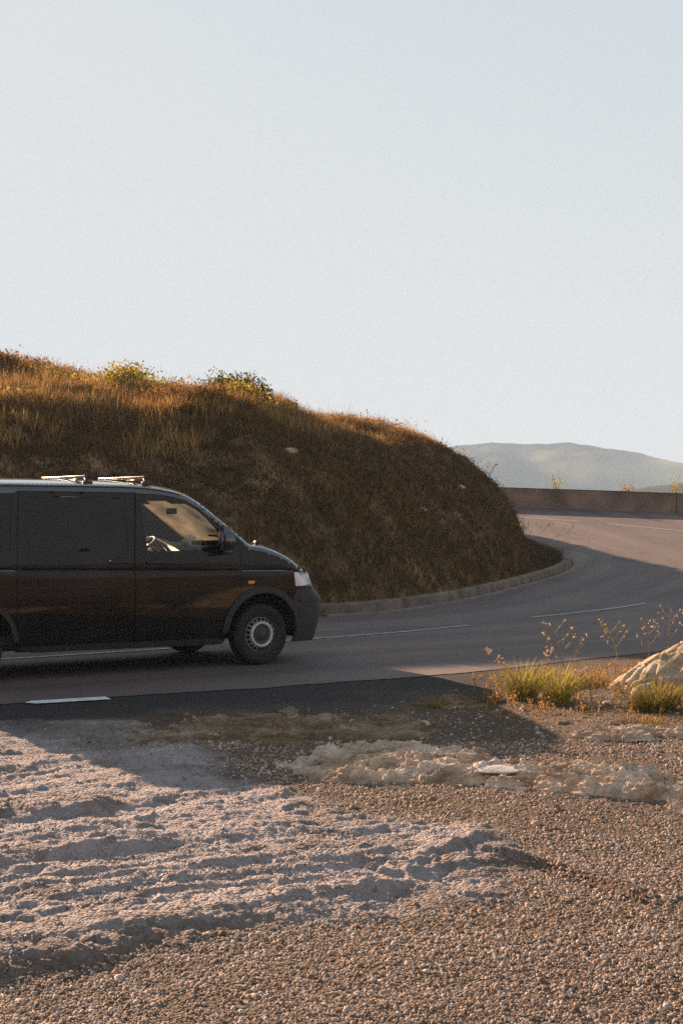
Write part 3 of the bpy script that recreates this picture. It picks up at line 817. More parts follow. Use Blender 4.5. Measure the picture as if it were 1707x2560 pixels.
# ---- loose gravel, real pebbles
_t = np.linspace(0, 2 * np.pi, 7)[:-1]
PV = np.vstack([np.column_stack([np.cos(_t), np.sin(_t), np.full(6, -.25)]), np.column_stack([.62 * np.cos(_t[::2] + .5), .62 * np.sin(_t[::2] + .5), np.full(3, .85)])])
PFk = np.array([[6, 7, 8], [0, 1, 6], [1, 2, 7], [1, 7, 6], [2, 3, 7], [3, 4, 8], [3, 8, 7], [4, 5, 8], [5, 0, 6], [5, 6, 8]])
NPV = 9
def pebbles(P, rad, colr, seed, flat=.66):
    r = np.random.default_rng(seed); n = len(P)
    a = r.random(n) * 2 * np.pi
    sx = rad * (.8 + .6 * r.random(n)); sy = rad * (.65 + .4 * r.random(n)); sz = rad * flat * (.7 + .6 * r.random(n))
    jit = 1 + .42 * (r.random((n, NPV)) - .5)
    q = PV[None] * jit[..., None]
    x = q[..., 0] * sx[:, None]; y = q[..., 1] * sy[:, None]; z = q[..., 2] * sz[:, None]
    ca, sa = np.cos(a)[:, None], np.sin(a)[:, None]
    V = np.stack([P[:, 0:1] + x * ca - y * sa, P[:, 1:2] + x * sa + y * ca, P[:, 2:3] + z + .22 * sz[:, None]], -1).reshape(-1, 3)
    Fc = (np.arange(n)[:, None, None] * NPV + PFk[None]).reshape(-1, 3)
    return V, Fc, np.repeat(colr, NPV, 0)
def scatter(n, y0, y1, seed):
    r = np.random.default_rng(seed)
    t = r.random(n); y = np.sqrt(y0 ** 2 + t * (y1 ** 2 - y0 ** 2)); x = r.uniform(-.36, .36, n) * (y + .6)
    return x, y
gp = np.array([(.31, .195, .135), (.37, .25, .18), (.22, .135, .092), (.48, .36, .29), (.13, .08, .057), (.37, .285, .245)])
parts = []
for n, y0, y1, r0, r1, sd_ in [(76000, 4.0, 5.6, .0035, .0066, 201), (74000, 5.5, 7.3, .0038, .0072, 202), (56000, 7.2, 10.2, .0044, .0084, 203), (11000, 9.8, 13.5, .005, .010, 204)]:
    x, y = scatter(n, y0, y1, sd_)
    gm = smooth(-.05, .08, grey_sd(x, y)); e = sdist(x, y, EDGE)
    clump = fbm(x * 2.5, y * 2.5, 97, 3)
    pk = np.where(gm > .5, .10 + .75 * clump, .76 + .55 * clump) * np.maximum(smooth(-1.1, -2.3, e) ** 1.5, .03 * (e < .15))
    k = rng.random(n) < pk
    x, y, gm = x[k], y[k], gm[k]
    z = np.maximum(ground_z(x, y), np.where(sdist(x, y, EDGE) > -.05, .001, -9))
    col = gp[rng.integers(0, 6, len(x))] * (.7 + .55 * rng.random((len(x), 1)))
    pale = np.array([(.52, .45, .41)]) * (.62 + .5 * rng.random((len(x), 1)))
    mixw = (gm * (rng.random(len(x)) < .55))[:, None]
    col = col * (1 - mixw) + pale * mixw
    col = col * (1 - .55 * smooth(-1.5, -.9, sdist(x, y, EDGE)))[:, None]
    rr = rng.uniform(r0, r1, len(x)) * (1 - .30 * gm) * np.exp(rng.normal(-.10, .36, len(x)))
    parts.append(pebbles(np.stack([x, y, z], -1), rr, col, sd_ + 5))
V, Fc, cc = joined(parts)
M['pebble'] = mat('pebble', (.3, .2, .15), .8, spec=.25, tint=True, var=.18, vscale=90)
grv = mesh_obj('gravel', V, Fc, M['pebble'], col=cc)
tag(grv, 'loose brown and pale gravel strewn over the lay-by', 'gravel', kind='stuff')

# ------------------------------------------------------------------ bedrock outcrops, boulder, slabs and stones
def rock_mat(name, c1, c2, c3, sc=(3, 3, 3)):
    m = bpy.data.materials.new(name); m.use_nodes = True
    nt = m.node_tree; p = nt.nodes['Principled BSDF']; p.inputs['Roughness'].default_value = .9; p.inputs['Specular IOR Level'].default_value = .15
    tc = nt.nodes.new('ShaderNodeTexCoord')
    mp = nt.nodes.new('ShaderNodeMapping'); mp.inputs['Scale'].default_value = sc; mp.inputs['Rotation'].default_value = (R(20), R(25), R(31))
    nt.links.new(tc.outputs['Object'], mp.inputs[0])
    n1 = nt.nodes.new('ShaderNodeTexNoise'); n1.inputs['Scale'].default_value = 2.2; n1.inputs['Detail'].default_value = 8; n1.inputs['Distortion'].default_value = .6
    nt.links.new(mp.outputs[0], n1.inputs['Vector'])
    n2 = nt.nodes.new('ShaderNodeTexNoise'); n2.inputs['Scale'].default_value = 45; n2.inputs['Detail'].default_value = 4
    nt.links.new(tc.outputs['Object'], n2.inputs['Vector'])
    r = nt.nodes.new('ShaderNodeValToRGB'); e = r.color_ramp.elements; e.new(.5)
    for q, ps, c in zip(e, (.3, .5, .72), (c1, c2, c3)): q.position = ps; q.color = (*c, 1)
    nt.links.new(n1.outputs[0], r.inputs[0])
    r2 = nt.nodes.new('ShaderNodeValToRGB'); e = r2.color_ramp.elements; e[0].position = .3; e[0].color = (.75, .75, .75, 1); e[1].position = .7; e[1].color = (1.2, 1.2, 1.2, 1)
    nt.links.new(n2.outputs[0], r2.inputs[0])
    x = nt.nodes.new('ShaderNodeMix'); x.data_type = 'RGBA'; x.blend_type = 'MULTIPLY'; x.inputs[0].default_value = 1
    nt.links.new(r.outputs[0], x.inputs[6]); nt.links.new(r2.outputs[0], x.inputs[7]); nt.links.new(x.outputs[2], p.inputs['Base Color'])
    bp = nt.nodes.new('ShaderNodeBump'); bp.inputs['Strength'].default_value = .7; bp.inputs['Distance'].default_value = .02
    nt.links.new(n1.outputs[0], bp.inputs['Height'])
    b2 = nt.nodes.new('ShaderNodeBump'); b2.inputs['Strength'].default_value = .5; b2.inputs['Distance'].default_value = .008
    nt.links.new(n2.outputs[0], b2.inputs['Height']); nt.links.new(bp.outputs[0], b2.inputs['Normal']); nt.links.new(b2.outputs[0], p.inputs['Normal'])
    return m
M['rock'] = rock_mat('schist', (.24, .155, .10), (.45, .335, .25), (.62, .52, .435), (1.2, 1.2, 5))
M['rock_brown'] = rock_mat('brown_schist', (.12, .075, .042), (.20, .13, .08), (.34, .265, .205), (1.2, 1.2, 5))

def outcrop(name, label, cx, cy, rx, ry, ang, h, seed, m, layers=9.0):
    """knobbly tilted strata breaking through the gravel"""
    n = 230
    u = np.linspace(-1.15, 1.15, n); A, B = np.meshgrid(u * rx, u * ry, indexing='ij')
    ca, sa = math.cos(ang), math.sin(ang)
    X = cx + A * ca - B * sa; Y = cy + A * sa + B * ca
    rr = np.hypot(A / rx, B / ry) + .50 * fbm(A * 3.0 / max(rx, .4), B * 3.0 / max(ry, .3), seed, 5, .6)
    dome = np.clip(1 - rr, -.4, 1)
    al = X * c31 + Y * s31; pe = -X * s31 + Y * c31
    wx, wy = .05 * fbm(X * 7, Y * 7, seed + 11, 3), .05 * fbm(X * 7, Y * 7, seed + 12, 3)
    f2, e2 = plates((al + wx) * 9, (pe + wy) * 17, seed + 4, 1.3)
    f1, e1 = plates((al + wx) * 3, (pe + wy) * 6.5, seed + 3, 1.0)
    b = np.clip(dome * 4, 0, 1)
    q = h * np.sign(dome) * np.abs(dome) ** .75 - .016 + np.clip(dome * 6 + .5, 0, 1) * (.034 * f1 + .055 * fbm(al * 3.5, pe * 6, seed + 2, 3) + .030 * fbm(al * 11, pe * 19, seed + 5, 3))
    st_ = .024; fl = np.floor(q / st_); fr = q / st_ - fl                 # broken treads and risers
    body = st_ * (fl + .82 * smooth(0, .22, fr) + .18 * fr) + b * (.012 * f2 - .014 * np.exp(-(e1 / .06) ** 2) - .008 * np.exp(-(e2 / .12) ** 2) + .006 * fbm(X * 34, Y * 34, seed + 6, 2))
    Z = ground_z(X, Y, False).reshape(X.shape) + body - .006
    Z = np.where(dome < -.3, Z - .05, Z)
    V = np.stack([X - cx, Y - cy, Z], -1).reshape(-1, 3)
    F_ = grid_faces(n, n); k = (dome.ravel()[F_] > -.36).all(1)
    us = np.unique(F_[k]); rm = -np.ones(len(V), int); rm[us] = np.arange(len(us))
    o = mesh_obj(name, V[us], rm[F_[k]], m, smooth=False)
    o.location = (cx, cy, 0)
    return tag(o, label, 'rock')
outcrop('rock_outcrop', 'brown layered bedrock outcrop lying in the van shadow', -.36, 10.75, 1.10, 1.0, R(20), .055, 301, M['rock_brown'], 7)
outcrop('rock_outcrop', 'sunlit knobbly bedrock outcrop in the middle of the lay-by', .44, 9.15, .74, .70, R(10), .125, 302, M['rock'], 8)
outcrop('rock_outcrop', 'long low outcrop of tilted pale strata right of the flat stone', 1.62, 8.62, .84, .46, R(-22), .110, 303, M['rock'], 9)
outcrop('rock_outcrop', 'pale outcrop cut by the right edge of the picture below the long strata', 2.08, 7.92, .30, .20, R(-5), .06, 304, M['rock'], 10)
outcrop('rock_outcrop', 'thin broken ledge of grey rock below the right hand grass tuft', 2.15, 10.3, .65, .22, R(-6), .045, 305, M['rock'], 9)
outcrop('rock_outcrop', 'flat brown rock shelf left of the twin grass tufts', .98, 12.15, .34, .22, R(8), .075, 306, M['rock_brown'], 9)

def noise3(P, sc, seed):
    return (fbm(P[:, 0] * sc + 3.1, P[:, 1] * sc, seed, 3) + fbm(P[:, 1] * sc, P[:, 2] * sc + 7.7, seed + 1, 3) + fbm(P[:, 2] * sc, P[:, 0] * sc + 1.3, seed + 2, 3)) / 1.7
def stone_mesh(dim, seed, sub=3, rough=.25, facets=7, strata=None):
    r = np.random.default_rng(seed)
    bm = bmesh.new(); bmesh.ops.create_icosphere(bm, subdivisions=sub, radius=1); bm.verts.index_update()
    P = np.array([v.co[:] for v in bm.verts]); Fc = np.array([[v.index for v in f.verts] for f in bm.faces]); bm.free()
    for _ in range(facets):                     # chop planes
        d = r.normal(size=3); d /= np.linalg.norm(d); c = .55 + .3 * r.random()
        e = P @ d - c; P = P - np.clip(e, 0, None)[:, None] * d * .92
    P = P * (1 + rough * noise3(P, 1.3, seed) + rough * .35 * noise3(P, 4, seed + 9))[:, None]
    P = P * np.array(dim)
    if strata:
        dip, n, amp = strata
        t = P @ np.array(dip) * n + .6 * noise3(P, 1.5, seed + 20)
        saw = np.mod(t, 1); saw = np.where(saw < .15, saw / .15, 1 - (saw - .15) / .85 * .7)
        nn = P / np.linalg.norm(P, axis=1)[:, None]
        P = P + nn * (amp * (saw - .5))[:, None]
        f1, e1 = plates((P[:, 0] + P[:, 1]) * 3.2 + .2 * noise3(P, 3, seed + 30), t * 1.0, seed + 31, 1.2); f2, e2 = plates((P[:, 0] - P[:, 1]) * 9, t * 2.3, seed + 35, 1.2)
        P = P + nn * (amp * (1.1 * f1 + .5 * f2 - .9 * np.exp(-(e1 / .06) ** 2) - .3 * np.exp(-(e2 / .1) ** 2)))[:, None]
    return P, Fc
P, Fc = stone_mesh((1.50, .66, .72), 12, 7, .10, 6, ((-.30, .15, .93), 8.5, .026))
rot = np.array(Matrix.Rotation(R(-24), 3, 'Y')); P = P @ rot.T
M['rock_tan'] = rock_mat('tan_schist', (.25, .165, .095), (.43, .315, .205), (.54, .43, .315), (1.2, 1.2, 5))
bo = mesh_obj('boulder', P, Fc, M['rock_tan'], smooth=True)
bo.location = (3.36, 12.75, -.21)
tag(bo, 'big pale boulder of sloping layers at the right edge behind grass', 'rock')
def stone(name, label, x, y, dim, seed, m, rz=0, group=None, sink=.3, tilt=0, sub=3):
    P, Fc = stone_mesh(dim, seed, sub)
    o = mesh_obj(name, P, Fc, m); o.location = (x, y, float(ground_z([x], [y])[0]) + dim[2] * (1 - 2 * sink) * .5)
    o.rotation_euler = (0, tilt, rz)
    return tag(o, label, 'stone', group)
stone('split_slab', 'short blocky slab between the boulder and the right tuft', 2.56, 12.05, (.15, .11, .08), 22, M['rock_tan'], .9, tilt=R(-30))
M['slab'] = mat('pale_slab', (.40, .36, .35), .9, var=.15, vscale=14, bump=.4, bscale=60)
o = stone('flat_stone', 'smooth flat pale stone let into the ground between two outcrops', .98, 8.95, (.20, .16, .026), 31, M['slab'], R(-4), sink=.2, sub=4)
o.location.z += .045; o.location.y -= .08
stone('pale_stone', 'small pale stone showing in the shade above the flat stone', .62, 10.95, (.075, .09, .03), 32, M['rock'], .2)
stone('pale_stone', 'whitish chip of rock on the brown outcrop in shadow', .09, 11.0, (.045, .06, .03), 33, M['slab'], 1.2)
stone('grey_stone', 'weathered grey stone beside the far right margin under the boulder', 2.62, 10.55, (.07, .06, .05), 34, M['rock'], .4)
stone('dark_stone', 'dark lump of stone alone on the gravel below the long strata', 1.19, 7.9, (.022, .02, .02), 35, M['rock_brown'], .4)
r2 = np.random.default_rng(5)
for gi, (x, y, lb) in enumerate([(1.95, 11.6, 'rounded stone just below the right twin tuft'), (2.2, 11.75, 'stone in the grit midway between the twin tufts and the olive tuft'), (1.5, 11.75, 'low stone in front of the left twin tuft'),
        (1.25, 11.6, 'shaded brown stone below the rock shelf'), (2.05, 10.75, 'pale stone on the grit left of the grey ledge'), (2.75, 10.9, 'stone lying at the right edge under the dry tuft'),
        (1.7, 10.9, 'lone stone on the dark gravel under the twin tufts'), (2.85, 11.75, 'stone tucked against the foot of the boulder at the right edge')]):
    s_ = .03 + .03 * r2.random()
    stone('loose_stone', lb, x, y, (s_ * 1.3, s_, s_ * .7), 400 + gi, M['rock'] if gi % 3 else M['rock_brown'], r2.random() * 6, group='loose stones round the grass tufts', sub=2)
# stones showing on the hill
for x, y, sz, lb in [(-.92, 25.2, .10, 'pale boulder half buried in the middle of the bank right of the van roof'), (-6.0, 23.1, .09, 'whitish rock in the left bank just above the roof bars'),
                     (-5.95, 25.2, .09, 'pale stones catching the light on the upper left slope'), (1.55, 27.6, .07, 'small grey stone low on the right part of the bank'),
                     (2.6, 31.0, .07, 'light stone in the grass near the right shoulder of the hill')]:
    P, Fc = stone_mesh((sz * 1.5, sz, sz * .8), int(abs(x * 100)) + 3, 3)
    o = mesh_obj('hillside_stone', P, Fc, M['rock']); o.location = (x, y, float(hill_z(np.array([x]), np.array([y]), sdist([x], [y], KERB))[0]) + sz * .25)
    tag(o, lb, 'stone')
r4 = np.random.default_rng(44); q_ = 0
while q_ < 9:
    x_, y_ = r4.uniform(-5, 4.8), r4.uniform(19, 36)
    s_ = sdist([x_], [y_], KERB)[0]
    if .5 < s_ < 3.6 and abs(x_ / y_) < .22:
        sz = .03 + .05 * r4.random(); P, Fc = stone_mesh((sz * 1.4, sz, sz * .8), 700 + q_, 2)
        o = mesh_obj('bank_stone', P, Fc, M['rock_brown']); o.location = (x_, y_, float(hill_z(np.array([x_]), np.array([y_]), np.array([s_]))[0]) + sz * .3)
        tag(o, 'small stone poking out of the grass on the shaded bank', 'stone', 'stones showing in the grassy bank'); q_ += 1
P, Fc = stone_mesh((.40, .3, .45), 77, 4, .2, 6, ((.2, .1, .9), 8, .03))
o = mesh_obj('crag', P, Fc, M['rock']); o.location = (-7.62, 31.6, 4.75)
tag(o, 'grey rock peak on the skyline at the left edge', 'rock')
P, Fc = stone_mesh((.30, .18, .035), 78, 3, .15, 4)
o = mesh_obj('dark_slab', P, Fc, M['rock_brown']); o.location = (-5.85, 34.6, float(hill_z(np.array([-5.85]), np.array([34.6]), sdist([-5.85], [34.6], KERB))[0]) + .28)
o.rotation_euler = (0, R(-9), 0)
tag(o, 'flat dark slab jutting out of the skyline left of the domed bush', 'rock')

# ------------------------------------------------------------------ grass tufts, weeds
def tuft(label, x, y, w, h, n, cols, seed, lean=.55):
    r = np.random.default_rng(seed)
    z = float(ground_z([x], [y])[0]) - .01
    a = r.random(n) * 2 * np.pi; q = np.sqrt(r.random(n)) * w * .5
    P = np.stack([np.cos(a) * q, np.sin(a) * q * .8, np.zeros(n)], -1)
    az = a + r.normal(0, .7, n)
    H = h * (.45 + .55 * r.random(n)) * (1 - .25 * (q / (w * .5)))
    ln = lean * (.25 + q / (w * .5)) * (.5 + .8 * r.random(n))
    cols = np.array(cols); cc = cols[r.integers(0, len(cols), n)] * (.7 + .6 * r.random((n, 1)))
    V, Fc, c2 = blades(P, H, ln, .006 + .005 * r.random(n), cc, seed, curve=.8, segs=5, az=az)
    o = mesh_obj('grass_tuft', V, Fc, M['grassmat'], col=c2, smooth=False); o.location = (x, y, z)
    return tag(o, label, 'grass tuft')
LG = [(.30, .28, .04), (.38, .33, .06), (.20, .20, .03), (.46, .36, .11), (.40, .25, .08)]
DG = [(.20, .17, .035), (.30, .23, .06), (.36, .22, .07), (.13, .12, .03)]
tuft('bright green grass tuft, left of the tall twin tufts', 1.56, 12.35, .25, .42, 330, LG, 501, .8)
tuft('bright green grass tuft, right of the tall twin tufts', 1.80, 11.95, .19, .42, 280, LG, 502, .85)
tuft('wide bristling olive tuft in front of the boulder', 2.46, 11.3, .36, .30, 520, DG, 503, .75)
tuft('short straw coloured tuft behind the twin tufts by the boulder', 2.25, 12.9, .5, .17, 300, [(.30, .2, .08), (.2, .13, .05)], 504, .6)
tuft('low dry golden tuft at the far left of the verge grasses', .78, 12.0, .16, .10, 90, [(.34, .24, .08), (.24, .16, .05)], 505, .8)
tuft('thin dry tuft between the rock shelf and the twin tufts', 1.25, 12.3, .26, .12, 120, [(.26, .17, .08), (.2, .13, .06)], 506, .7)
tuft('orange brown dead tuft under the olive tuft', 2.25, 10.75, .5, .07, 200, [(.32, .2, .08), (.24, .14, .05)], 507, .9)
tuft('dry tuft at the right edge under the boulder', 2.75, 11.15, .35, .12, 160, [(.30, .19, .07), (.22, .15, .05)], 508, .8)
# thin dry herbs between the tufts and the boulder
x = rng.uniform(1.2, 3.2, 480); y = rng.uniform(11.0, 14.2, 480); k = (sdist(x, y, EDGE) < -.35)
x, y = x[k], y[k]
V, Fc, cc = stalks(np.stack([x, y, ground_z(x, y) - .01], -1), .035 + .12 * rng.random(len(x)) ** 2, np.array([(.34, .19, .07)]) * (.5 + .7 * rng.random((len(x), 1))), 512)
tag(mesh_obj('verge_herbs', V, Fc, M['grassmat'], col=cc, smooth=False), 'fine dry herbs scattered over the verge by the boulder', 'dry grass', kind='stuff')

M['stalk'] = mat('dry_stalk', (.30, .21, .08), .8, var=.3, vscale=30)
def weed(label, base, tip, seed, kind='branch', nb=5, z0=None, size=1.0, cat='weed', dark=False):
    """a dry flower stalk: base (x, y), tip offset (dx, dy, height)"""
    r = np.random.default_rng(seed)
    bz = float(ground_z([base[0]], [base[1]])[0]) if z0 is None else z0
    root = empty('dry_weed', (base[0], base[1], bz)); tag(root, label, cat)
    st = MB(); tip = np.array(tip, float)
    bow = np.array([tip[0] * -.12, 0, abs(tip[0]) * .18])
    def pt(t): return tip * t + bow * math.sin(t * math.pi) + np.array([.006 * math.sin(t * 9 + seed), 0, 0])
    ts = np.linspace(0, 1, 9)
    st.tube([pt(t) for t in ts], [(.0042 - .0024 * t) * size for t in ts], 5)
    fl = []; n = 0
    if kind == 'spike':                          # oat-like drooping spikelets near the tip
        for k in range(13):
            t = .55 + .45 * k / 12; p = pt(t)
            d = np.array([r.normal() * .6, r.normal() * .4, -.25 + .9 * r.random()]); d /= np.linalg.norm(d)
            q = p + d * .03 * size
            st.tube([p, q], [.0014 * size, .001 * size], 4)
            for _ in range(3): fl.append(q + r.normal(size=3) * .006)
    elif kind == 'ball':
        fl_mb = MB().ball(pt(1.0), .013 * size, 8); fl_mb.build('seed_head', M['seed'], root)
    else:
        for k in range(nb):
            t = .45 + .5 * k / nb; p = pt(t); sgn = 1 if k % 2 else -1
            L = (.15 - .06 * k / nb) * size * np.linalg.norm(tip) / .45
            d = np.array([sgn * (.5 + .3 * r.random()), r.normal() * .3, .75]); d /= np.linalg.norm(d)
            m_ = p + d * L * .55; q = p + d * L + np.array([0, 0, .02])
            st.tube([p, m_, q], [.0022 * size, .0017 * size, .0012 * size], 4)
            for c_ in (m_ + d * L * .1, q, q - d * .018 * size + np.array([sgn * .012, 0, .008])):
                for _ in range(3): fl.append(c_ + r.normal(size=3) * .005 * size)
        for _ in range(5): fl.append(pt(1) + r.normal(size=3) * .006 * size)
    st.build('stalk', M['stalk'], root)
    if fl:
        fl = np.array(fl)
        cc = np.array([(.42, .30, .12)]) * (.7 + .6 * r.random((len(fl), 1))) if kind != 'spike' and not dark else np.array([(.09, .055, .03)]) * (.7 + .6 * r.random((len(fl), 1))) if dark else np.array([(.45, .30, .22)]) * (.7 + .5 * r.random((len(fl), 1)))
        V, Fc, c2 = leaves(fl, (.022 if kind != 'spike' else .030) * size * (.7 + .6 * r.random(len(fl))), cc, seed + 2, .5)
        mesh_obj('flower', V, Fc, M['leaf'], root, smooth=False, col=c2)['kind'] = 'stuff'
    return root
M['seed'] = mat('seed_head', (.42, .28, .18), .9, var=.2, vscale=60, bump=.5, bscale=200)
weed('arching oat stalk leaning far left out of the left twin tuft', (1.55, 12.3), (-.33, .0, .44), 601, 'spike')
weed('upright pinkish oat stalk rising between the twin tufts', (1.72, 12.1), (.02, .0, .46), 602, 'spike')
weed('tall thin branching weed leaning over the right twin tuft', (1.98, 12.35), (-.16, .1, .62), 603, 'branch', 6)
weed('forked weed with long side arms just right of the twin tufts', (1.86, 12.2), (.20, .0, .52), 604, 'branch', 4)
weed('leaning oat stalk reaching right from the right twin tuft', (1.82, 11.9), (.30, .05, .30), 605, 'spike')
weed('weed with curled yellow buds, left one behind the boulder', (2.62, 13.35), (-.14, .0, .52), 606, 'branch', 7)
weed('slender weed with budded arms close behind the boulder', (2.92, 13.6), (.02, .0, .50), 607, 'branch', 5)
weed('tallest weed with upright buds behind the top of the boulder', (3.08, 13.5), (.04, .0, .62), 608, 'branch', 7)
weed('single round seed head on a thin stalk above the boulder', (3.32, 13.6), (-.06, .0, .58), 609, 'ball')
# dark weeds leaning out from the nose of the hill
for bx, by, dx, h, sd_, lb in [(5.0, 37.6, .50, .85, 621, 'tall dark seeded weed leaning out over the nose of the hill'), (5.15, 37.2, .95, .62, 622, 'long weed stalk leaning right over the sunlit road'),
                               (5.3, 37.0, 1.15, .40, 623, 'lowest weed bending right along the gutter'), (4.75, 37.9, .30, 1.05, 624, 'upright weed with dark heads at the foot of the hill nose')]:
    zz = float(hill_z(np.array([bx]), np.array([by]), sdist([bx], [by], KERB))[0])
    weed(lb, (bx, by), (dx, .0, h), sd_, 'branch', 4, zz, 1.15, dark=True)
for bx, by, h, sd_, lb in [(3.75, 36.6, .55, 631, 'spindly plant on the right shoulder of the hill against the hazy ridge'), (4.25, 36.8, .45, 632, 'small plant with dark heads lower on the shoulder of the hill')]:
    zz = float(hill_z(np.array([bx]), np.array([by]), sdist([bx], [by], KERB))[0])
    weed(lb, (bx, by), (.2, .0, h), sd_, 'branch', 6, zz, 1.4, dark=True)
zz = float(hill_z(np.array([5.35]), np.array([36.6]), sdist([5.35], [36.6], KERB))[0])
r = np.random.default_rng(9); n = 160
P = np.stack([r.normal(0, .16, n), r.normal(0, .2, n), np.zeros(n)], -1)
V, Fc, c2 = blades(P, .15 + .25 * r.random(n), .9 + .8 * r.random(n), np.full(n, .012), np.array([(.15, .10, .045)]) * (.6 + .8 * r.random((n, 1))), 88, segs=4, az=r.normal(-.2, .8, n))
o = mesh_obj('grass_tuft', V, Fc, M['grassmat'], col=c2, smooth=False); o.location = (5.3, 36.7, zz - .03)
tag(o, 'dark overhanging grass tuft at the nose of the kerb', 'grass tuft')
# yellow shrubs growing behind the parapet
for x, lb, h, w in [(7.65, 'yellow plant peeping over the left part of the parapet', .92, .40), (10.0, 'faint rusty plant in the middle of the parapet top', .88, .5), (11.6, 'small yellow sprig over the parapet left of the largest shrub', .85, .3),
                    (12.4, 'thin ochre plant standing over the parapet next to the largest shrub', 1.02, .4), (13.4, 'largest bright yellow shrub over the parapet at the right', 1.0, .75)]:
    yw = float(np.interp(-x, -WALL[:, 0], WALL[:, 1])) + .75
    zg = float(terrain_z(np.array([x]), np.array([yw]))[0])
    bush('parapet_shrub', lb, x, yw, w, h + .36, YE if 'yellow' in lb else RU + YE[:1], 420, int(x * 10), .06, 'shrub', 'shrubs behind the parapet', z=zg - .1, lump=6)

# ------------------------------------------------------------------ the van
YAW = R(34)
W2 = .95                                        # half width
P0 = (-.834, 15.3)                              # ground point of the near side under the front axle
VX, VY = P0[0] - W2 * math.sin(YAW), P0[1] + W2 * math.cos(YAW)
van = empty('van', (VX, VY, 0), YAW)
tag(van, 'dark grey panel van with two roof bars driving along the road', 'van')
REAR = -3.22

def paint(name, base, rough, spec, dustc=(.16, .12, .10)):
    m = bpy.data.materials.new(name); m.use_nodes = True
    nt = m.node_tree; p = nt.nodes['Principled BSDF']
    p.inputs['Roughness'].default_value = rough; p.inputs['Coat Weight'].default_value = .48; p.inputs['Specular IOR Level'].default_value = spec; p.inputs['Coat Roughness'].default_value = .05
    tc = nt.nodes.new('ShaderNodeTexCoord'); nz = nt.nodes.new('ShaderNodeTexNoise'); nz.inputs['Scale'].default_value = 2.2; nz.inputs['Detail'].default_value = 8
    nt.links.new(tc.outputs['Object'], nz.inputs['Vector'])
    rp = nt.nodes.new('ShaderNodeValToRGB'); e = rp.color_ramp.elements
    e[0].position = .3; e[0].color = (*base, 1); e[1].position = .85; e[1].color = (*[b * .8 + d * .10 for b, d in zip(base, dustc)], 1)
    nt.links.new(nz.outputs[0], rp.inputs[0]); nt.links.new(rp.outputs[0], p.inputs['Base Color'])
    n2 = nt.nodes.new('ShaderNodeTexNoise'); n2.inputs['Scale'].default_value = 1.6; nt.links.new(tc.outputs['Object'], n2.inputs['Vector'])
    bp = nt.nodes.new('ShaderNodeBump'); bp.inputs['Strength'].default_value = .05; bp.inputs['Distance'].default_value = .01
    nt.links.new(n2.outputs[0], bp.inputs['Height']); nt.links.new(bp.outputs[0], p.inputs['Coat Normal'])
    return m
M['paint'] = paint('van_paint', (.008, .0062, .0060), .45, .03)
M['highlight_paint'] = paint('highlight_paint', (.030, .028, .029), .22, .8)  # lighter, glossier copy of the van paint, brightens highlights on roof, edges and mirrors
M['highlight_paint'].node_tree.nodes['Principled BSDF'].inputs['Coat Weight'].default_value = 1.0
M['plastic'] = mat('black_plastic', (.032, .028, .028), .55, spec=.35, var=.15, vscale=8)
M['rubber'] = mat('rubber', (.022, .020, .019), .8, spec=.3, var=.2, vscale=12)
M['steel'] = mat('dusty_steel', (.05, .046, .044), .6, metal=.2, var=.2, vscale=9)
M['silver'] = mat('silver_paint', (.50, .48, .46), .45, metal=.4, var=.12, vscale=10)
M['dark'] = mat('dark_lining', (.03, .026, .024), .85)
M['dash'] = mat('dashboard_plastic', (.06, .052, .047), .55, spec=.5)
M['trimc'] = mat('pillar_trim', (.16, .135, .115), .8)
M['chrome'] = mat('chrome', (.85, .85, .87), .12, metal=1.0)
M['amber'] = mat('amber_lens', (.85, .26, .015), .25, coat=.5)
M['lamp_in'] = mat('lamp_reflector', (.82, .82, .84), .22, metal=.55)
M['glass'] = glass_mat('window_glass', (.88, .88, .86), .02)
M['wglass'] = glass_mat('windscreen_glass', (.88, .88, .84), .15)
M['lens'] = glass_mat('lamp_lens', (.92, .93, .95), .05)
M['mirror'] = mat('mirror_glass', (.10, .10, .11), .08, metal=.2)
M['bar'] = mat('bar_metal', (.30, .28, .24), .4, metal=.6, var=.2, vscale=15)
M['seatc'] = mat('seat_cloth', (.07, .06, .055), .9)

def a_front(z):
    return float(np.interp(z, [.2, .24, .265, .348, .44, .53, .67, .70, .738, .83, 1.0, 1.1], [.58, .62, .655, .68, .715, .74, .745, .742, .715, .63, .55, .52]))
NEXP = 5.0
def contour(phi, a):
    s, c = math.sin(phi), math.cos(phi)
    r = 1 / ((s / a) ** NEXP + (c / W2) ** NEXP) ** (1 / NEXP)
    return .15 + r * s, W2 - r * c
_ph = np.linspace(0, math.pi / 2, 400)
_ref = np.array([contour(p, .70) for p in _ph]); _arc = np.concatenate([[0], np.cumsum(np.linalg.norm(np.diff(_ref, axis=0), axis=1))])
VEND = .15 + _arc[-1]
def v_from_m(m, z):
    """distance along the bodywork of the point that is seen at side-plane position m"""
    if m <= .15: return m
    best = .15
    for p, s in zip(_ph, _arc):
        u_, l_ = contour(p, a_front(z))
        if u_ - .58 * l_ > m: return .15 + s
        best = .15 + s
        if p > .9: break
    return best
def tumble(z):
    return .085 * (max(z - 1.06, 0) / .8) ** 1.4 + .03 * (max(.5 - z, 0) / .25) ** 2
TOPM = [(-4.10, 1.80), (-4.06, 1.88), (-3.98, 1.915), (-3.8, 1.93), (-2.946, 1.937), (-2.119, 1.935), (-1.70, 1.932), (-1.441, 1.924), (-1.241, 1.905), (-1.07, 1.878), (-.91, 1.835), (-.775, 1.764), (-.638, 1.672), (-.431, 1.522),
        (-.291, 1.418), (-.136, 1.300), (.022, 1.281), (.21, 1.221), (.357, 1.150), (.455, 1.085), (.52, 1.02)]
_tm = np.array(TOPM)
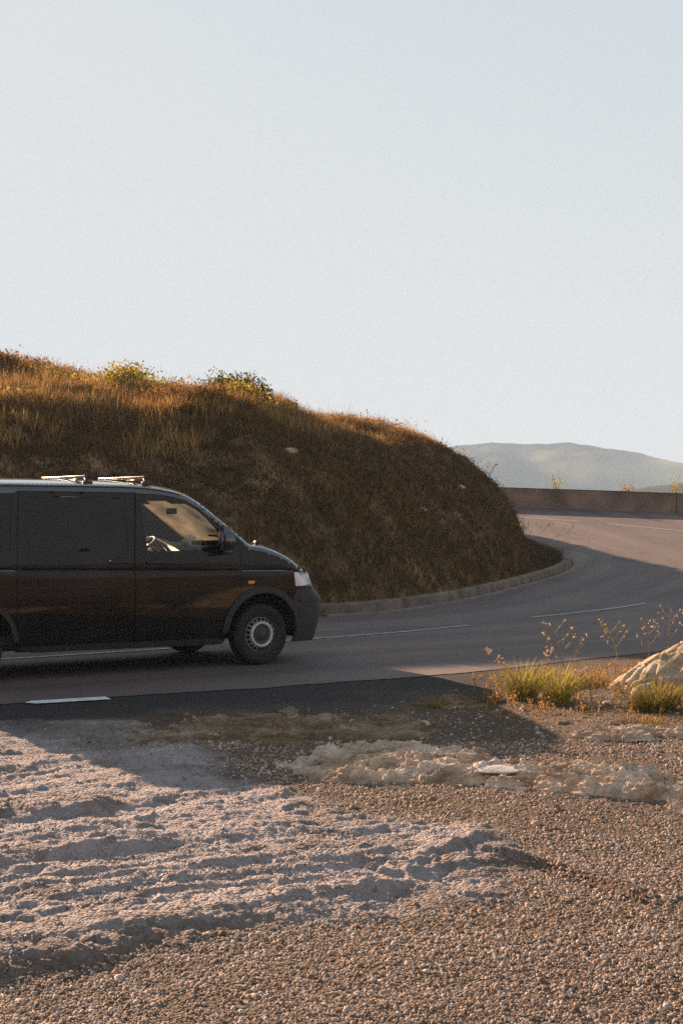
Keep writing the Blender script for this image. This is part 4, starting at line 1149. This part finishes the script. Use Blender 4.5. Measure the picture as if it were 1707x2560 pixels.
def top_z(v):
    return float(np.interp(v, _tm[:, 0], _tm[:, 1])) if v < .5 else 1.02
def zcrease(v): return 1.03 - .0225 * v
def surf(v, z):
    """(distance along side, height) -> (u, inset, z) on the near side"""
    if v <= .15: u, lat = v, 0.0
    else:
        ph = float(np.interp(v - .15, _arc, _ph)); u, lat = contour(ph, a_front(z))
    T = tumble(z)
    u += .56 * .085 * (max(z - 1.06, 0) / .8) ** 1.4
    f = 1.0 if v < .15 else max(0.0, 1 - (v - .15) / .5)
    dz = z - (zcrease(v) - .006)
    cre = .007 * math.exp(-(dz / .009) ** 2) * f
    bulge = .010 * ((z - .78) / .3) ** 2 if z < 1.06 else .010 * (.28 / .3) ** 2
    d = max(top_z(v) - z, 0); rr = .085
    rnd = rr - math.sqrt(max(rr * rr - max(rr - d, 0) ** 2, 0)) if v < .6 else 0
    if v < -3.95: lat += .10 * ((-3.95 - v) / .2) ** 2
    return u, lat + T * f + (cre + bulge) * f + rnd, z

def resample(poly, step):
    out = []; n = len(poly)
    for k in range(n):
        a = np.array(poly[k], float); b = np.array(poly[(k + 1) % n], float); q = max(1, int(np.linalg.norm(b - a) / step + .5))
        for t in range(q): out.append(a + (b - a) * t / q)
    return np.array(out)
def offset_poly(poly, d):
    P = np.array(poly, float); n = len(P)
    area = .5 * sum(P[k][0] * P[(k + 1) % n][1] - P[(k + 1) % n][0] * P[k][1] for k in range(n))
    sg = 1 if area > 0 else -1; out = []
    for k in range(n):
        e1 = P[k] - P[k - 1]; e2 = P[(k + 1) % n] - P[k]
        n1 = np.array([e1[1], -e1[0]]) / (np.linalg.norm(e1) + 1e-9); n2 = np.array([e2[1], -e2[0]]) / (np.linalg.norm(e2) + 1e-9)
        b = n1 + n2; b /= max(np.linalg.norm(b), .3); out.append(P[k] + sg * d * b / max(.5, float(b @ n1)))
    return [tuple(p) for p in out]
def panel(name, outer, holes, m, parent, step=.05, flange=.03, proud=0.0, mirror=False, crease_rows=True, both=False):
    O = resample(outer, step); Hs = [resample(h, step) for h in holes]
    P = [tuple(p) for p in O]; E_ = [(k, (k + 1) % len(O)) for k in range(len(O))]
    for h in Hs:
        b = len(P); P += [tuple(p) for p in h]; E_ += [(b + k, b + (k + 1) % len(h)) for k in range(len(h))]
    lo, hi = O.min(0), O.max(0)
    gx, gy = np.meshgrid(np.arange(lo[0] + step / 2, hi[0], step), np.arange(lo[1] + step / 2, hi[1], step))
    G = np.stack([gx.ravel(), gy.ravel()], -1)
    if crease_rows:
        vv = np.arange(lo[0], hi[0], step)
        ex = [(v, zcrease(v) - .006 + o) for v in vv for o in (-.024, -.012, -.005, 0, .005, .012, .024)]
        ex += [(v, top_z(v) - o) for v in vv for o in (.006, .018, .035, .06)]
        G = G[np.abs(G[:, 1] - np.array([zcrease(v) for v in G[:, 0]])) > .035]
        G = G[(np.array([top_z(v) for v in G[:, 0]]) - G[:, 1]) > .075]
        G = np.vstack([G, np.array(ex)])
    ok = inside(G, O)
    for h in Hs: ok &= ~inside(G, h)
    G = G[ok]
    if len(G):
        d = np.full(len(G), 9.)
        for L in [O] + Hs: d = np.minimum(d, np.abs(sdist(G[:, 0], G[:, 1], np.vstack([L, L[:1]]))))
        G = G[d > .0045]
    P += [tuple(p) for p in G]
    vs, es, fs, *_ = delaunay_2d_cdt([Vector(p) for p in P], E_, [], 0, 1e-7)
    Vv = np.array([[v.x, v.y] for v in vs]); F3 = np.array([f for f in fs if len(f) == 3])
    cen = Vv[F3].mean(1); ok = inside(cen, O)
    for h in Hs: ok &= ~inside(cen, h)
    F3 = F3[ok]
    a, b, c = (Vv[F3[:, k]] for k in range(3))
    flip = ((b - a)[:, 0] * (c - a)[:, 1] - (b - a)[:, 1] * (c - a)[:, 0]) < 0
    F3[flip] = F3[flip][:, ::-1]
    Q = np.array([surf(v, z) for v, z in Vv])
    V3 = np.column_stack([Q[:, 0], -W2 + Q[:, 1] - proud, Q[:, 2]])
    Fl = [tuple(f) for f in F3]
    if flange:
        cnt = {}
        for f in F3:
            for k in range(3):
                e = (f[k], f[(k + 1) % 3]); cnt[e] = cnt.get(e, 0) + 1
        bd = [e for e in cnt if (e[1], e[0]) not in cnt]
        nb = len(V3); idx = {}; ext = []
        for v in {q for e in bd for q in e}:
            idx[v] = nb + len(ext)
            w = V3[v].copy()
            vq = Vv[v][0]
            if vq < .3: w[1] += flange
            else:
                k = min(1, (vq - .3) / .6); w[1] += flange * (1 - k); w[0] -= flange * k
            ext.append(w)
        V3 = np.vstack([V3, np.array(ext)]); Fl += [(e[1], e[0], idx[e[0]], idx[e[1]]) for e in bd]
    def mk(sgn):
        V_ = V3.copy(); F_ = Fl
        if sgn < 0: V_[:, 1] *= -1; F_ = [f[::-1] for f in Fl]
        return V_, F_
    if both:
        V1, F1 = mk(1); V2, F2 = mk(-1); b = len(V1)
        V_ = np.vstack([V1, V2]); F_ = list(F1) + [tuple(q + b for q in f) for f in F2]
    else: V_, F_ = mk(-1 if mirror else 1)
    o = mesh_obj(name, V_, F_, m, parent)
    me = o.data
    if m is M['paint'] and name == 'body':                     # upward facing shoulders get the lighter, glossier copy to brighten their highlight
        me.materials.append(M['highlight_paint'])
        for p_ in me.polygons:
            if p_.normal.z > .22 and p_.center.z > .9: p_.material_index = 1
    bm = bmesh.new(); bm.from_mesh(me)
    for e in bm.edges:
        if len(e.link_faces) == 2 and e.calc_face_angle(0) > R(40): e.smooth = False
    bm.to_mesh(me); bm.free()
    return o

def arc(cx, cz, r, a0, a1, n=16): return [(cx + r * math.cos(R(a0 + (a1 - a0) * k / n)), cz + r * math.sin(R(a0 + (a1 - a0) * k / n))) for k in range(n + 1)]
ZB = lambda v: .262 - .012 * (v + .6)           # lower edge of the sills
AR, ARo = .43, .495
AC = .355
front_door = [(-1.512, .315)] + [(-1.512, 1.0), (-1.515, 1.838), (-1.25, 1.825), (-1.08, 1.80), (-.94, 1.762), (-.80, 1.69), (-.68, 1.604), (-.5, 1.462), (-.37, 1.355), (-.29, 1.28), (-.278, 1.0), (-.275, .78)] + \
             arc(0, AC, ARo + .012, 123, 174, 10) + [(-.508, .30)]
slide_door = [(-2.765, .322), (-1.524, .315), (-1.526, 1.0), (-1.528, 1.845), (-2.765, 1.852)]
win = [(-1.468, 1.762), (-1.11, 1.765), (-.936, 1.735), (-.815, 1.68), (-.679, 1.58), (-.575, 1.475), (-.525, 1.39), (-.515, 1.25), (-1.372, 1.246)]
recess = [(-2.70, 1.262), (-1.60, 1.252), (-1.64, 1.80), (-2.70, 1.806)]
recess_r = [(-3.95, 1.268), (-2.84, 1.262), (-2.84, 1.806), (-3.90, 1.806)]
hl = [(v_from_m(.386, 1.0), 1.003), (v_from_m(.47, 1.0), 1.000), (v_from_m(.535, .995), .995), (1.12, .955), (1.10, .845), (v_from_m(.60, .83), .832), (v_from_m(.48, .83), .828), (v_from_m(.406, .83), .828)]
vb = v_from_m(.36, .68)
bump_top = [(vb, .665), (v_from_m(.40, .79), .79), (v_from_m(.44, .815), .815), (v_from_m(.6, .82), .82), (1.10, .835), (VEND, .83)]
# body side: full outline with the door, lamp openings
zs_bot = [(-4.10, .40), (-3.75, .36)] + arc(REAR, AC, AR, 180, 0, 18)[0:] + [(REAR + AR + .005, ZB(-2.75) + .03), (-2.7, ZB(-2.7)), (-.52, ZB(-.5))]
body_out = [(-4.10, .40), (-3.72, .36)] + arc(REAR, AC, AR, 176, 4, 18) + [(-2.76, ZB(-2.7)), (-.47, ZB(-.5))] + arc(0, AC, AR, 178, 52, 14) + \
           [tuple(p) for p in bump_top] + [(VEND, 1.0), (1.3, 1.0), (.9, 1.005), (.62, 1.012)] + TOPM[::-1][1:]
door_holes = [offset_poly(front_door, .0055), offset_poly(slide_door, .0055)]
body = panel('body', body_out, [door_holes[0], door_holes[1], offset_poly(hl, .004), recess_r], M['paint'], van, both=True)
for mir in (False, True):
    rp = panel('side_panel', offset_poly(recess_r, -.001), [], M['paint'], van, proud=-.004, flange=0, mirror=mir, step=.08)
    fd = panel('front_door', front_door, [win], M['paint'], van, mirror=mir)
    gw = panel('window', offset_poly(win, -.002), [], M['glass'], fd, proud=-.012, flange=0, mirror=mir, crease_rows=False, step=.08)
    near_door = None if not mir else sd
    sd = panel('sliding_door', slide_door, [recess], M['paint'], van, mirror=mir)
    panel('door_panel', offset_poly(recess, -.001), [], M['paint'], sd, proud=-.004, flange=0, mirror=mir, step=.08)
    for par, hx_, hz_ in ((fd, -1.291, 1.137), (sd, -1.702, 1.148)):
        u_, l_, z_ = surf(hx_, hz_); s = -1 if not mir else 1
        y_ = s * (W2 - l_)
        h = MB()
        prof = [(.052, 0), (.050, .003), (.044, .003), (.034, -.006), (.0, -.012)]
        V = []; Fc = []
        for r_, a_ in prof:
            for k in range(24):
                th = 2 * math.pi * k / 24; V.append((u_ + r_ * math.cos(th), y_ + s * (a_ + .003), z_ + r_ * 1.0 * math.sin(th)))
        for q in range(len(prof) - 1):
            for k in range(24): Fc.append((q * 24 + k, q * 24 + (k + 1) % 24, (q + 1) * 24 + (k + 1) % 24, (q + 1) * 24 + k))
        h.add(V, Fc); h.build('handle_dish', M['plastic'], par)
        MB().box((u_, y_ + s * .020, z_ - .002), (.205, .022, .026), bev=.008).build('handle', M['plastic'], par)
    # sill trim, window base strip, arch flares
    hlp = panel('headlight', offset_poly(hl, -.001), [], M['lens'], van, proud=.002, flange=.03, mirror=mir, crease_rows=False, step=.04)
    panel('reflector', offset_poly(hl, -.012), [], M['lamp_in'], hlp, proud=-.035, flange=0, mirror=mir, crease_rows=False, step=.03)
    Mb = MB(); s = -1 if not mir else 1
    for vq, zq, rq in ((.74, .925, .052), (.93, .91, .048)):
        u_, l_, z_ = surf(vq, zq); y_ = s * (W2 - l_)
        MB().ball((u_ - .035, y_ - s * .03, z_), (rq * .8, rq * .8, rq), 8).build('lamp_bulb', M['lamp_in'], hlp)
    panel('bumper', [(v_from_m(.438, .5), .50), (v_from_m(.41, .6), .60), (vb, .662)] + [(p[0], p[1] - .005) for p in bump_top[1:]] + [(VEND, .24), (1.0, .235), (v_from_m(.38, .235), .235), (.40, .262), (.425, .36)], [], M['plastic'], van, proud=.006, flange=.04, mirror=mir, crease_rows=False)
    panel('bumper_strip', [(v_from_m(.45, .70), .668), (v_from_m(.6, .70), .672), (1.1, .675), (VEND, .675), (VEND, .715), (1.1, .715), (v_from_m(.6, .715), .712), (v_from_m(.45, .715), .706)], [], M['plastic'], van, proud=.020, flange=.016, mirror=mir, crease_rows=False)
    panel('wheel_arch_trim', arc(0, AC, AR - .004, 178, 6, 22) + arc(0, AC, ARo, 4, 178, 22), [], M['plastic'], van, proud=.011, flange=.06, mirror=mir, crease_rows=False, step=.03)
    panel('wheel_arch_trim', arc(REAR, AC, AR - .004, 178, 4, 22) + arc(REAR, AC, ARo - .02, 4, 178, 22), [], M['plastic'], van, proud=.008, flange=.06, mirror=mir, crease_rows=False, step=.03)
    panel('sill_trim', [(REAR + AR + .01, .325), (-2.6, ZB(-2.6) - .012), (-.5, ZB(-.5) - .012), (-.475, .30), (-.50, .318), (-2.7, .335)], [], M['plastic'], van, proud=.010, flange=.05, mirror=mir, crease_rows=False)
    # side repeater
    u_, l_, z_ = surf(-.157, .897)
    MB().box((u_, s * (W2 - l_ + .006), z_), (.078, .020, .036), bev=.009).build('side_indicator', M['amber'], van)
    # door mirror
    mx, mz = -.52, 1.35
    mo = MB()
    bm = bmesh.new(); bmesh.ops.create_cube(bm, size=1); bmesh.ops.bevel(bm, geom=list(bm.edges), offset=.22, segments=4, affect='EDGES')
    bm.transform(Matrix.Translation((mx, s * (W2 + .115), mz)) @ Matrix.Rotation(s * R(14), 4, 'Z') @ Matrix.Diagonal((.15, .23, .29, 1)))
    bm.verts.index_update(); mo.add([v.co[:] for v in bm.verts], [[v.index for v in f.verts] for f in bm.faces]); bm.free()
    mir_o = mo.build('door_mirror', M['highlight_paint'], van)
    ar = MB(); ar.tube([(mx + .10, s * (W2 - .035), 1.275), (mx + .05, s * (W2 + .03), 1.262), (mx, s * (W2 + .10), 1.255)], [.045, .04, .035], 8); ar.build('mirror_arm', M['plastic'], mir_o)
    MB().box((mx - .073, s * (W2 + .115), mz), (.008, .15, .20), Matrix.Rotation(s * R(14), 3, 'Z')).build('mirror_glass', M['mirror'], mir_o)
    # gutter strip along the roof edge
    gpts = []
    for vq in np.arange(-3.9, -.95, .1):
        zq = top_z(vq) - .030; u_, l_, z_ = surf(vq, zq); gpts.append((u_, s * (W2 - l_ + .001), z_))
    MB().tube(gpts, .007, 6).build('roof_gutter', M['rubber'], van)
    MB().tube([(p[0], p[1] - s * .055, p[2] - .035) for p in gpts], .045, 8).build('sun_blocker', M['dark'], van)  # hidden tube added to block sun leaking in under the roof edge
    # headliner side, A pillar trim is the body itself; lock
u_, l_, z_ = surf(-1.79, 1.150)
MB().ball((u_, -(W2 - l_) - .003, z_), (.016, .008, .016), 8).build('door_lock', M['chrome'], near_door)

# roof, pillars, windscreen and bonnet: strips across the van between the two side edges
prof = catmull(TOPM[3:], 4)
def top_row(m_, z_, cs, t):
    T = .085 * (max(z_ - 1.06, 0) / .8) ** 1.4
    bulge = .010 * (.28 / .3) ** 2
    le = T + bulge + .085
    u0 = m_ + .56 * T
    bow = float(np.interp(m_, [-1.5, -1.07, -.136, .022, .52], [0, .12, .24, .22, .17])) if m_ > -1.5 else 0
    cr = float(np.interp(m_, [-2, -1.0, -.5, -.136, .25, .52], [.062, .055, .03, .03, .04, .01]))
    return [(u0 + bow * (1 - abs(c) ** 2.3), c * (W2 - le), z_ + cr * (1 - c * c)) for c in cs]
def strip(name, rows, cs, m, parent, thick=0):
    V = []
    for m_, z_ in rows: V += top_row(m_, z_, cs, 0)
    n = len(cs)
    Fc = [(a * n + k, (a + 1) * n + k, (a + 1) * n + k + 1, a * n + k + 1) for a in range(len(rows) - 1) for k in range(n - 1)]
    V = np.array(V)
    if thick: V[:, 2] -= thick
    return mesh_obj(name, V, Fc, m, parent)
call = np.linspace(-1, 1, 25)
pr = [tuple(p) for p in prof]
k1 = min(range(len(pr)), key=lambda k: abs(pr[k][0] + 1.07)); k2 = min(range(len(pr)), key=lambda k: abs(pr[k][0] + .136))
strip('roof', pr[:k1 + 1], call, M['highlight_paint'], van)
strip('headliner', pr[:k1 + 1], call * .98, M['dark'], van, .05)
cw = np.linspace(-.86, .86, 21)
strip('windscreen', pr[k1:k2 + 1], cw, M['wglass'], van)
for s in (-1, 1):
    strip('windscreen_pillar', pr[k1:k2 + 1], np.array([.86, .90, .94, .97, 1.0]) * s if s > 0 else np.array([-1, -.97, -.94, -.90, -.86]), M['highlight_paint'], van)
    strip('pillar_lining', pr[k1:k2 + 1], np.array([.80, .86, .92, .97]) * s if s > 0 else np.array([-.97, -.92, -.86, -.80]), M['trimc'], van, .035)
bon = strip('bonnet', pr[k2:], call, M['highlight_paint'], van)
wp = MB(); wp.tube([(.08, -.55, 1.325), (.02, -.2, 1.365), (-.02, .25, 1.385)], .012, 5); wp.tube([(.06, -.72, 1.315), (.085, -.62, 1.318)], .02, 6); wp.build('wiper', M['plastic'], van)
# rear end, underbody, bulkhead, floor
MB().box((-4.03, 0, 1.10), (.10, 1.66, 1.40), bev=.03).build('tailgate', M['paint'], van)
MB().box((-2.0, 0, .36), (3.6, 1.55, .14)).build('underbody', M['dark'], van)
MB().box((-1.78, 0, 1.10), (.03, 1.66, 1.56)).build('bulkhead', M['dark'], van)
MB().box((.30, 0, .62), (.42, 1.0, .55)).build('engine_bay', M['dark'], van)
# cab interior
db = MB()
Vd = []; ycs = np.linspace(-.80, .80, 15)
for yq in ycs:
    hump = .07 * math.exp(-((yq - .42) / .22) ** 2); ctr = .03 * math.exp(-(yq / .2) ** 2)
    bowd = .16 * (1 - (abs(yq) / .8) ** 2)
    for u_, z_ in [(-.05 + bowd, 1.20), (-.22 + bowd, 1.265), (-.42, 1.285), (-.56, 1.285 + hump + ctr), (-.66, 1.265 + hump), (-.70, 1.18), (-.64, 1.0), (-.58, .75)]:
        Vd.append((u_, yq, z_))
nq = 8
db.add(Vd, [(a * nq + k, a * nq + k + 1, (a + 1) * nq + k + 1, (a + 1) * nq + k) for a in range(14) for k in range(nq - 1)])
db.build('dashboard', M['dash'], van)
sw = MB(); ctr = Vector((-.80, .42, 1.26)); rt = Matrix.Rotation(R(-32), 3, 'Y')
ring = [ctr + rt @ Vector((.195 * math.cos(t), .195 * math.sin(t), 0)) for t in np.linspace(0, 2 * math.pi, 33)]
sw.tube(ring, .017, 8, cap=False)
for t in (0, 2.2, -2.2): sw.tube([ctr, ctr + rt @ Vector((.19 * math.cos(t), .19 * math.sin(t), 0))], [.028, .014], 6)
sw.ball(ctr, (.06, .06, .035), 8); sw.tube([ctr, ctr + rt @ Vector((0, 0, -.25)) + Vector((.1, 0, 0))], .03, 6)
sw.build('steering_wheel', M['dash'], van)
for yq in (-.45, .45):
    st = MB(); st.box((-1.28, yq, .80), (.50, .50, .16), bev=.05); st.box((-1.56, yq, 1.10), (.16, .48, .66), Matrix.Rotation(R(-10), 3, 'Y'), bev=.06); st.build('seat', M['seatc'], van)
    MB().box((-.86, yq * 1.05, 1.80), (.24, .42, .02), Matrix.Rotation(R(28), 3, 'Y'), bev=.008).build('sun_visor', M['dark'], van)
MB().box((-.62, .0, 1.66), (.03, .22, .07), bev=.012).build('rear_view_mirror', M['plastic'], van)
# things on the dash: a folded sheet of paper under the windscreen
M['paper'] = mat('paper', (.75, .72, .66), .9)
MB().box((-.42, -.02, 1.345), (.13, .12, .012), Matrix.Rotation(R(-38), 3, 'Y') @ Matrix.Rotation(R(20), 3, 'X')).build('paper_sheet', M['paper'], van)
MB().box((-.34, .20, 1.33), (.10, .14, .012), Matrix.Rotation(R(-25), 3, 'Y')).build('paper_sheet', M['paper'], van)
MB().box((-.58, -.28, 1.30), (.05, .16, .05), bev=.01).build('air_vent', M['silver'], van)

# wheels
def wheel(u_, s):
    w = empty('wheel'); w.parent = van; w.location = (u_, s * (W2 - .135), .330); w.rotation_euler = (0, 0, 0 if s < 0 else math.pi)
    # the wheel's outer face is towards -y
    ty = MB(); ty.lathe([(.205, .10), (.235, .105), (.29, .10), (.316, .085), (.328, .06), (.330, .02), (.330, -.03), (.327, -.065), (.316, -.088), (.29, -.102), (.262, -.106), (.258, -.103), (.24, -.106), (.222, -.100), (.208, -.088)], (0, 0, 0), n=72)
    ty.build('tyre', M['rubber'], w)
    rm = MB(); rm.lathe([(.210, -.090), (.2135, -.094), (.208, -.096), (.203, -.088), (.196, -.070), (.188, -.055)], (0, 0, 0), n=64); rm.build('rim_flange', M['steel'], w)
    # pressed steel disc with a ring of round holes
    O = [(.190 * math.cos(t), .190 * math.sin(t)) for t in np.linspace(0, 2 * math.pi, 64, endpoint=False)]
    hs = []
    for k in range(20):
        t = 2 * math.pi * (k + .5) / 20; hs.append([(.163 * math.cos(t) + .0165 * math.cos(q), .163 * math.sin(t) + .0165 * math.sin(q)) for q in np.linspace(0, 2 * math.pi, 12, endpoint=False)])
    inn = [(.140 * math.cos(t), .140 * math.sin(t)) for t in np.linspace(0, 2 * math.pi, 48, endpoint=False)]
    P = []; E_ = []
    for L in [O, inn] + hs:
        b = len(P); P += L; E_ += [(b + k, b + (k + 1) % len(L)) for k in range(len(L))]
    vs, es, fs, *_ = delaunay_2d_cdt([Vector(p) for p in P], E_, [], 0, 1e-7)
    Vv = np.array([[v.x, v.y] for v in vs]); F3 = np.array([f for f in fs if len(f) == 3]); cen = Vv[F3].mean(1)
    ok = ~inside(cen, inn) & inside(cen, O)
    for h in hs: ok &= ~inside(cen, h)
    F3 = F3[ok]; rr = np.hypot(Vv[:, 0], Vv[:, 1])
    V3 = np.column_stack([Vv[:, 0], -.058 - .028 * (1 - smooth(.142, .188, rr)), Vv[:, 1]])
    mesh_obj('wheel_disc', V3, F3, M['wheelsilver'], w)
    rg = MB(); rg.lathe([(.142, -.084), (.138, -.098), (.130, -.106), (.120, -.107), (.110, -.098), (.106, -.080)], (0, 0, 0), n=56); rg.build('trim_ring', M['silver'], w)
    hc = MB(); hc.lathe([(.107, -.082), (.09, -.076), (.055, -.078), (.045, -.10), (.03, -.108), (.0005, -.109)], (0, 0, 0), n=40); hc.build('hub', M['steel'], w)
    bk = MB(); bk.lathe([(.19, -.02), (.0005, -.02)], (0, 0, 0), n=24); bk.build('brake_disc', M['dark'], w)
    return w
M['wheelsilver'] = mat('wheel_silver', (.17, .16, .15), .5, metal=.4, var=.5, vscale=5, hue2=(.2, .19, .18))
for u_ in (0, REAR):
    for s in (-1, 1):
        wheel(u_, s)
        wl = MB(); wl.lathe([(.46, -.10), (.46, .22), (.0005, .22)], (u_, s * (W2 - .13), .36), n=32) if s < 0 else wl.lathe([(.46, .10), (.46, -.22), (.0005, -.22)], (u_, s * (W2 - .13), .36), n=32)
        # only the upper part of the wheel well
        o = wl.build('wheel_well', M['dark'], van)
        bm = bmesh.new(); bm.from_mesh(o.data)
        bmesh.ops.delete(bm, geom=[v for v in bm.verts if v.co.z < .34], context='VERTS'); bm.to_mesh(o.data); bm.free()
# roof bars
for ub in (-1.93, -1.27):
    rb = empty('roof_bar'); rb.parent = van; rb.location = (ub, 0, 0)
    zt = 2.012
    MB().box((0, -.10, zt), (.034, 1.14, .026), bev=.006).build('crossbar', M['bar'], rb)
    for s in (-1, 1):
        MB().box((0, -.10 + s * .573, zt), (.038, .012, .032), bev=.004).build('end_cap', M['plastic'], rb)
        yo = -.10 + s * .55
        ft = MB(); ft.tube([(0, yo, zt - .012), (0, yo + s * .03, 1.965), (0, yo + s * .05, 1.94)], [.018, .020, .026], 6); ft.box((0, yo + s * .05, 1.945), (.10, .05, .04), bev=.01)
        ft.build('foot', M['plastic'], rb)
    MB().tube([(0, -.60, 1.985), (0, -.2, 1.988)], .007, 5).build('clamp_rod', M['bar'], rb)

# ------------------------------------------------------------------ the air
def add_haze():
    x0, x1, y0, y1, z0, z1 = -2600, 3200, -900, 3200, -95, 118
    bm = bmesh.new(); bmesh.ops.create_cube(bm, size=1)
    bmesh.ops.scale(bm, vec=(x1 - x0, y1 - y0, z1 - z0), verts=bm.verts); bmesh.ops.translate(bm, vec=((x0 + x1) / 2, (y0 + y1) / 2, (z0 + z1) / 2), verts=bm.verts)
    me = bpy.data.meshes.new('haze'); bm.to_mesh(me); bm.free()
    o = bpy.data.objects.new('haze', me); C.objects.link(o)
    m = bpy.data.materials.new('haze_air'); m.use_nodes = True; nt = m.node_tree; nt.nodes.clear()
    v = nt.nodes.new('ShaderNodeVolumePrincipled'); v.inputs['Color'].default_value = (.55, .74, 1.0, 1)
    v.inputs['Density'].default_value = .00046; v.inputs['Anisotropy'].default_value = 0
    out = nt.nodes.new('ShaderNodeOutputMaterial'); nt.links.new(v.outputs[0], out.inputs['Volume'])
    me.materials.append(m)
    tag(o, 'thin blue evening haze in the air', 'haze', kind='stuff')
add_haze()
